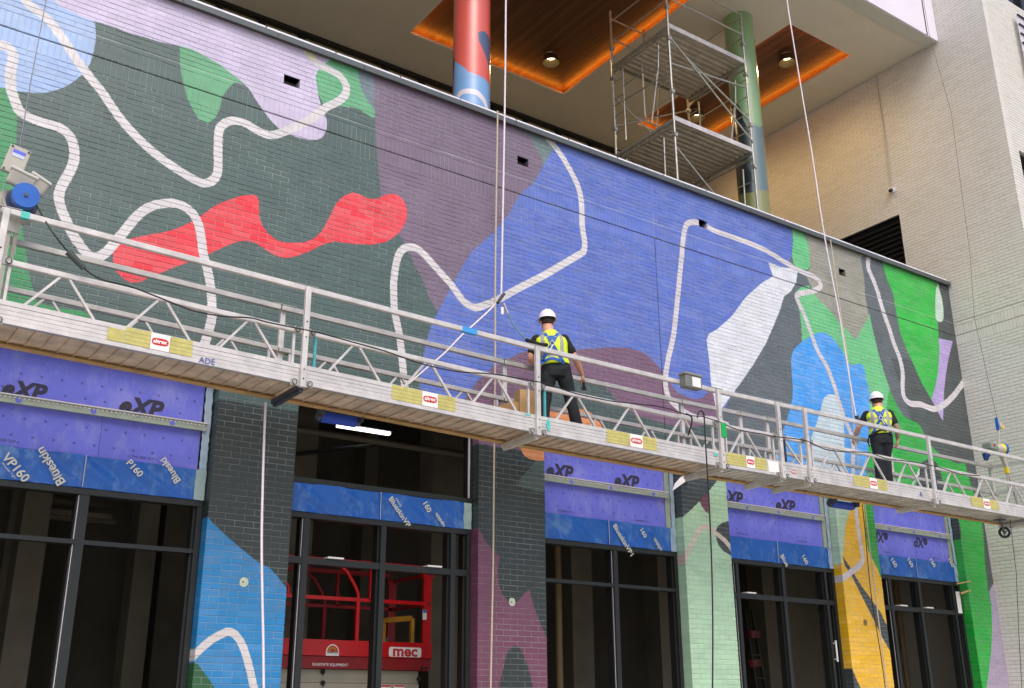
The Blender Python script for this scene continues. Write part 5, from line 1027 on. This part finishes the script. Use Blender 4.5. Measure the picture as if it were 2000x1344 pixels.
def ball(q, c, r, X=Vector((1, 0, 0)), Y=Vector((0, 1, 0)), Z=Vector((0, 0, 1)), n=14, m=9):
    c = Vector(c); vs = [c+Z*r[2]]+[c+X*(r[0]*math.sin(math.pi*i/m)*math.cos(2*math.pi*j/n))+Y*(r[1]*math.sin(math.pi*i/m)*math.sin(2*math.pi*j/n))+Z*(r[2]*math.cos(math.pi*i/m)) for i in range(1, m) for j in range(n)]+[c-Z*r[2]]
    fs = [(0, 1+j, 1+(j+1) % n) for j in range(n)]+[(1+i*n+j, 1+(i+1)*n+j, 1+(i+1)*n+(j+1) % n, 1+i*n+(j+1) % n) for i in range(m-2) for j in range(n)]+[(len(vs)-1, 1+(m-2)*n+(j+1) % n, 1+(m-2)*n+j) for j in range(n)]
    q.add(vs, fs, True)
def loft(q, rings, n=24, p=.8):
    vs = []
    for c, X, a, Y, b in rings:
        for j in range(n):
            t = 2*math.pi*j/n; cx, sx = math.cos(t), math.sin(t)
            vs.append(Vector(c)+X*(a*math.copysign(abs(cx)**p, cx))+Y*(b*math.copysign(abs(sx)**p, sx)))
    k = (len(rings)-1)*n
    q.add(vs, [(i*n+j, i*n+(j+1) % n, (i+1)*n+(j+1) % n, (i+1)*n+j) for i in range(len(rings)-1) for j in range(n)]+[tuple(range(n))[::-1], tuple(range(k, k+n))], True)
def fuse(q, name, m, parent, vox, it=4, wrinkle=0):
    o = q.build(name, m); rm = o.modifiers.new('r', 'REMESH'); rm.mode = 'VOXEL'; rm.voxel_size = vox; rm.use_smooth_shade = True
    sm = o.modifiers.new('s', 'SMOOTH'); sm.iterations = it; sm.factor = .5
    dg = bpy.context.evaluated_depsgraph_get(); me = bpy.data.meshes.new_from_object(o.evaluated_get(dg)); me.name = name
    o.modifiers.clear(); o.data = me
    if wrinkle:
        n_ = len(me.vertices); co = np.empty(n_*3); me.vertices.foreach_get('co', co); co = co.reshape(-1, 3); nr = np.empty(n_*3); me.vertices.foreach_get('normal', nr); nr = nr.reshape(-1, 3)
        rs = np.random.RandomState(3); d = np.zeros(n_)
        for k in range(7):
            f = rs.uniform(18, 55); v = rs.normal(size=3); v[2] *= 2; v /= np.linalg.norm(v); v2 = rs.normal(size=3)
            d += np.sin((co@v)*f+2*np.sin(co@v2*9)+k)/7
        me.vertices.foreach_set('co', (co+nr*(d*wrinkle)[:, None]).astype(np.float32).ravel())
    me.polygons.foreach_set('use_smooth', [True]*len(me.polygons)); me.materials.clear(); me.materials.append(m); put(o, parent); return o
def person(c, yaw, J, label, tattoo, tool):
    F = Vector((math.sin(yaw), math.cos(yaw), 0)); Rv = Vector((math.cos(yaw), -math.sin(yaw), 0)); Z = Vector((0, 0, 1)); O = Vector((0, 0, EZ))
    def bp(k):
        px, py, f = J[k]; r = ray(px, py); d = (Vector(c).dot(F)+f-O.dot(F))/r.dot(F); return O+r*d
    P_ = {k: bp(k) for k in J}; fz = zat(c[0])+.066
    for k in ('ftL', 'ftR'): P_[k].z = fz+.085
    pr = thing('person', (c[0], c[1], fz), label, 'person')
    hd, nk = P_['head'], P_['neck']; pel = (P_['hipL']+P_['hipR'])/2; sh = (P_['shL']+P_['shR'])/2
    dirR = (P_['shR']-P_['shL']).normalized()
    def torso(q, e, top=True, low=0):
        k = [(-.12, .145, .10), (-.02, .165, .115), (.08, .155, .11), (.2, .145, .105), (.33, .165, .115), (.43, .18, .115), (.50, .165, .10)]
        Ht = (sh.z-pel.z); R = []
        for h, a, b in k:
            if h < low: continue
            t = (h)/.5; cc = pel.lerp(sh, max(0, min(1.06, t))) if t > 0 else pel+Z*(h)
            R.append((cc-F*.01, dirR, a+e, F, b+e))
        if top:
            cc = sh; R.append((cc+Z*.045, dirR, .10+e, F, .07+e)); R.append((cc+Z*.075, dirR, .055+e*.5, F, .055+e*.5))
        loft(q, R)
        for s in ('L', 'R'):
            if top: ball(q, P_['sh'+s]-(Z*.005), (.062+e*.9,)*3)
    q = MB(); torso(q, 0)
    limb(q, [sh+Z*.02, nk, hd-Z*.03], [.085, .073, .068])
    ball(q, hd, (.077, .098, .115), Rv, F, Z); ball(q, hd-Z*.07+F*.035, (.055, .055, .045), Rv, F, Z); ball(q, hd+F*.1-Z*.02, (.014, .022, .022), Rv, F, Z)
    for s in (-1, 1): ball(q, hd+Rv*(.08*s)-Z*.01-F*.005, (.012, .022, .034), Rv, F, Z, 8, 6)
    for s in ('L', 'R'):
        ha = P_['ha'+s]; el = P_['el'+s]; d = (ha-el).normalized(); sd = 1 if s == 'R' else -1
        limb(q, [P_['sh'+s], P_['sh'+s].lerp(el, .5), el, el.lerp(ha, .35), ha], [.056, .049, .041, .043, .029])
        pe = (Rv*(-sd)+F*.3); pe = (pe-d*pe.dot(d)).normalized(); wd_ = d.cross(pe).normalized()
        pal = ha+d*.05; ball(q, pal, (.018, .042, .055), pe, wd_, d)
        for k in range(4):
            b0 = ha+d*.085+wd_*((k-1.5)*.021); l_ = (.030, .036, .034, .026)[k]
            p1 = b0+(d*.9+pe*.3).normalized()*l_; p2 = p1+(d*.5+pe*.8).normalized()*l_*.8; p3 = p2+(pe-d*.1).normalized()*l_*.6
            limb(q, [b0-d*.02, b0, p1, p2, p3], [.0105, .0105, .0098, .009, .0078], 8, 3)
        t0 = ha+d*.03-wd_*.03; limb(q, [t0, t0-wd_*.022+d*.025+pe*.015, t0-wd_*.015+d*.05+pe*.035, t0+d*.06+pe*.05], [.013, .012, .010, .009], 8, 3)
        limb(q, [P_['hip'+s], P_['kn'+s], P_['ft'+s]], [.085, .055, .04])
    body = fuse(q, 'body', SKIN, pr, .0075, 3)
    if tattoo:
        body.data.materials.append(SKT); el, ha = P_['elR'], P_['haR']
        for p in body.data.polygons:
            t = (p.center-P_['shR']).length; 
            if min((p.center-P_['shR'].lerp(el, k/8)).length for k in range(3, 9)) < .06 or min((p.center-el.lerp(ha, k/8)).length for k in range(6)) < .06: p.material_index = 1
    q = MB(); torso(q, .012, True, .0)
    for s in ('L', 'R'): limb(q, [P_['sh'+s], P_['sh'+s].lerp(P_['el'+s], .35), P_['sh'+s].lerp(P_['el'+s], .62)], [.07, .066, .064])
    fuse(q, 'shirt', BLKC, pr, .011, 3, .004)
    q = MB()
    for s in ('L', 'R'):
        h_, k_, f_ = P_['hip'+s], P_['kn'+s], P_['ft'+s]
        limb(q, [h_+Z*.03, h_.lerp(k_, .35), h_.lerp(k_, .8), k_, k_.lerp(f_, .5), f_+Z*.0], [.105, .10, .082, .078, .073, .068], 16)
    loft(q, [(pel-Z*.10, Rv, .165, F, .115), (pel, Rv, .175, F, .13), (pel+Z*.09, Rv, .16, F, .118), (pel+Z*.12, Rv, .155, F, .112)])
    fuse(q, 'trousers', TRO, pr, .011, 2, .008)
    for s in ('L', 'R'):
        f_ = P_['ft'+s]; q = MB(); ball(q, f_+F*.07-Z*.035, (.05, .14, .05), Rv, F, Z); limb(q, [f_+Z*.06, f_-Z*.03], [.055, .055]); q.box((f_.x-.05, f_.y-.05, fz), (f_.x+.05, f_.y+.05, fz+.03)); fuse(q, 'boot', SHOE, pr, .009, 2)
    q = MB(); torso(q, .030, False, .06)
    loft(q, [(sh-Z*.03, dirR, .20, F, .125), (sh+Z*.03, dirR, .17, F, .10), (sh+Z*.075, dirR, .105, F, .085), (sh+Z*.115, dirR, .075, F, .075)])
    v = fuse(q, 'safety_vest', VEST, pr, .010, 3, .005)
    # cut the lower hem and mark the reflective bands as a vertex attribute
    at_ = v.data.attributes.new('band', 'FLOAT', 'POINT'); va = []
    for p in v.data.vertices:
        d = p.co-sh; x = d.dot(dirR); z = p.co.z
        hb = abs(z-(pel.z+.17)) < .028 or abs(z-(pel.z+.30)) < (.0 if not tattoo else .02)
        vb = .095 < abs(x) < .145 and z > pel.z+.16
        va.append(1.0 if (hb or vb) else 0.0)
    at_.data.foreach_set('value', va)
    bvh = BVHTree.FromPolygons([p.co for p in v.data.vertices], [p.vertices[:] for p in v.data.polygons])
    def strap(pts, wd, m, nm='harness_strap', off=.008):
        P2 = catmull([np.array(p) for p in pts], 8); vs = []
        for i, p in enumerate(P2):
            a = P2[max(i-1, 0)]; b = P2[min(i+1, len(P2)-1)]; t = b-a; t = t/max(np.linalg.norm(t), 1e-6); nn = np.array([-t[1], t[0]])
            for s_ in (-1, 1):
                x, z = p+nn*s_*wd/2; o_ = sh+dirR*x-F*.6; o_.z = sh.z+z
                h = bvh.ray_cast(o_, F, 1.2); hp = h[0] if h[0] is not None else sh+dirR*x-F*.12+Z*z
                vs.append(hp-F*off)
        n_ = len(P2); vv = vs+[p+F*.006 for p in vs]; k = len(vs)
        fs = [(2*i, 2*i+1, 2*i+3, 2*i+2) for i in range(n_-1)]+[(k+2*i, k+2*i+2, k+2*i+3, k+2*i+1) for i in range(n_-1)]+[(2*i, 2*i+2, k+2*i+2, k+2*i) for i in range(n_-1)]+[(2*i+1, k+2*i+1, k+2*i+3, 2*i+3) for i in range(n_-1)]
        return put(MB().add(vv, fs).build(nm, m), pr)
    strap([(-.085, .06), (-.04, -.03), (0, -.11), (.08, -.24), (.155, -.36)], .042, STRP); strap([(.085, .06), (.04, -.03), (0, -.11), (-.08, -.24), (-.15, -.36)], .042, STRP)
    strap([(-.03, -.02), (.03, -.02)], .03, STRP, off=.012)
    strap([(-.15, -.36), (0, -.30), (.155, -.36)], .035, STRP if not tattoo else BLKC, off=.010)
    h = bvh.ray_cast(sh-F*.6-Z*.11, F, 1.2)[0] or sh-F*.14-Z*.11
    q = MB(); n_ = 14; cc = h-F*.018
    q.path([cc+dirR*(.026*math.cos(2*math.pi*k/n_))+Z*(.032*math.sin(2*math.pi*k/n_)) for k in range(n_+1)], .006, 6); q.build('d_ring', AL, pr)
    MB().bar(cc+Z*(-.02)+dirR*.01, cc-Z*.11-dirR*.045*(1 if not tattoo else -1), .03, .016).build('snap_hook', AL, pr)
    # helmet
    q = MB(); hc = hd+Z*.032; n_ = 28; m_ = 9; vs = []
    for i in range(m_+1):
        t = math.pi/2*i/m_
        for j in range(n_): u = 2*math.pi*j/n_; vs.append(hc+Rv*(.112*math.cos(t)*math.cos(u))+F*(.135*math.cos(t)*math.sin(u))+Z*(.125*math.sin(t)))
    q.add(vs, [(i*n_+j, i*n_+(j+1) % n_, (i+1)*n_+(j+1) % n_, (i+1)*n_+j) for i in range(m_) for j in range(n_)], True)
    vs = []
    for k, (e_, dz) in enumerate(((0, 0), (.014, -.012), (.012, -.018), (-.006, -.006))):
        for j in range(n_): u = 2*math.pi*j/n_; f_ = .05*max(0, math.sin(u))**2; vs.append(hc+Rv*((.112+e_)*math.cos(u))+F*((.135+e_+(f_ if e_ > 0 else 0))*math.sin(u))+Z*dz)
    q.add(vs, [(i*n_+j, (i+1)*n_+j, (i+1)*n_+(j+1) % n_, i*n_+(j+1) % n_) for i in range(3) for j in range(n_)], True)
    for s in (-1, 1): q.bar(hc+Rv*(.03*s)-F*.128+Z*.02, hc+Rv*(.02*s)-F*.03+Z*.122, .012, .01)
    helm = q.build('helmet', HEL, pr)
    q = MB(); ball(q, hd+Z*.004-F*.012, (.084, .104, .098), Rv, F, Z); ball(q, hd-Z*.06+F*.03, (.07, .06, .06), Rv, F, Z); q.build('hair', HAIR, pr)
    q = MB(); rr = lambda u, z, e=0: hd+Rv*((.093+e)*math.cos(u))+F*((.115+e)*math.sin(u))+Z*z
    us = [math.pi+math.pi*k/14 for k in range(15)]; vs = [rr(u, z) for z in (-.01, .045) for u in us]; q.add(vs, [(k, k+1, 15+k+1, 15+k) for k in range(14)], True); q.add([v_-F*.0+(hd-v_)*.03 for v_ in vs], [(15+k, 15+k+1, k+1, k) for k in range(14)], True); q.build('helmet_band', BLKC, helm)
    if tool: tool(P_, pr, F, Rv)
    return P_
def tool1(P_, pr, F, Rv):
    h = P_['haR']; d = (h-P_['elR']).normalized(); b = h+d*.09
    t = thing('paint_brush', b, 'black handled paint brush in the right hand of the left worker', 'brush')
    MB().bar(b-d*.02, b+Vector((.015, .02, -.09)), .03, .02).build('handle', BLK, t); MB().bar(b+Vector((.015, .02, -.09)), b+Vector((.02, .03, -.14)), .055, .02).build('bristles', BLKC, t)
    # lanyard from rope grab to back
    q0 = WY(993, 615, 10.0); s_ = P_['shL']-F*.1-Vector((0, 0, .0))
    q1 = WY(1028, 664, 9.9); cabl = MB().path([q0, WY(1004, 636, 9.97), WY(1016, 652, 9.93), q1], .010, 6).build('lanyard', mat('green_strap', (96, 140, 150), .6, var=.2, vs=60)); tag(cabl, 'thin green lanyard running from the rope grab to the left worker', 'lanyard')
    put(MB().path([q1, WY(1040, 668, 9.80), WY(1054, 673, 9.74), WY(1068, 674, 9.76)], .024, 8).build('shock_absorber', BLKC), pr)
c1 = WY(1082, 712, 9.97)
person(c1, math.radians(29), dict(head=(1069, 627, .06), neck=(1071, 647, .02), shL=(1048, 664, 0), shR=(1101, 663, 0), elL=(1036, 700, .04), haL=(1062, 726, .34), elR=(1124, 700, .03), haR=(1136, 730, .2),
    hipL=(1073, 724, 0), hipR=(1099, 724, 0), knL=(1065, 778, .02), knR=(1114, 778, .04), ftL=(1059, 838, 0), ftR=(1131, 840, .02)), 'worker in white helmet and yellow vest near the middle of the platform, holding a brush', False, tool1)
c2 = WY(1722, 852, 9.95)
def tool2(P_, pr, F, Rv):
    h = P_['haL']; t = thing('cleaning_rag', h, 'crumpled pale rag under the left hand of the right worker on the back rail', 'rag'); q = MB(); ball(q, h+Vector((.02, 0, -.03)), (.05, .04, .035)); ball(q, h+Vector((.05, -.01, -.06)), (.03, .03, .04)); fuse(q, 'cloth', PAP, t, .01, 2, .008)
    MB().path([P_['hipL']-Rv*.1+Vector((0, 0, .08)), P_['hipL']-Rv*.14-Vector((0, 0, .05)), P_['hipL']-Rv*.12-Vector((0, 0, .12))], .012, 6).build('tool_strap', BLKC, pr)
person(c2, math.radians(44), dict(head=(1712, 783, .04), neck=(1716, 797, .0), shL=(1693, 810, 0), shR=(1737, 808, 0), elL=(1678, 834, .05), haL=(1669, 855, .22), elR=(1752, 836, -.03), haR=(1753, 858, .06),
    hipL=(1712, 857, 0), hipR=(1732, 857, 0), knL=(1716, 897, 0), knR=(1731, 897, .04), ftL=(1720, 945, 0), ftR=(1735, 945, .05)), 'worker in white helmet and yellow vest nearer the right end, holding the back rail', True, tool2)
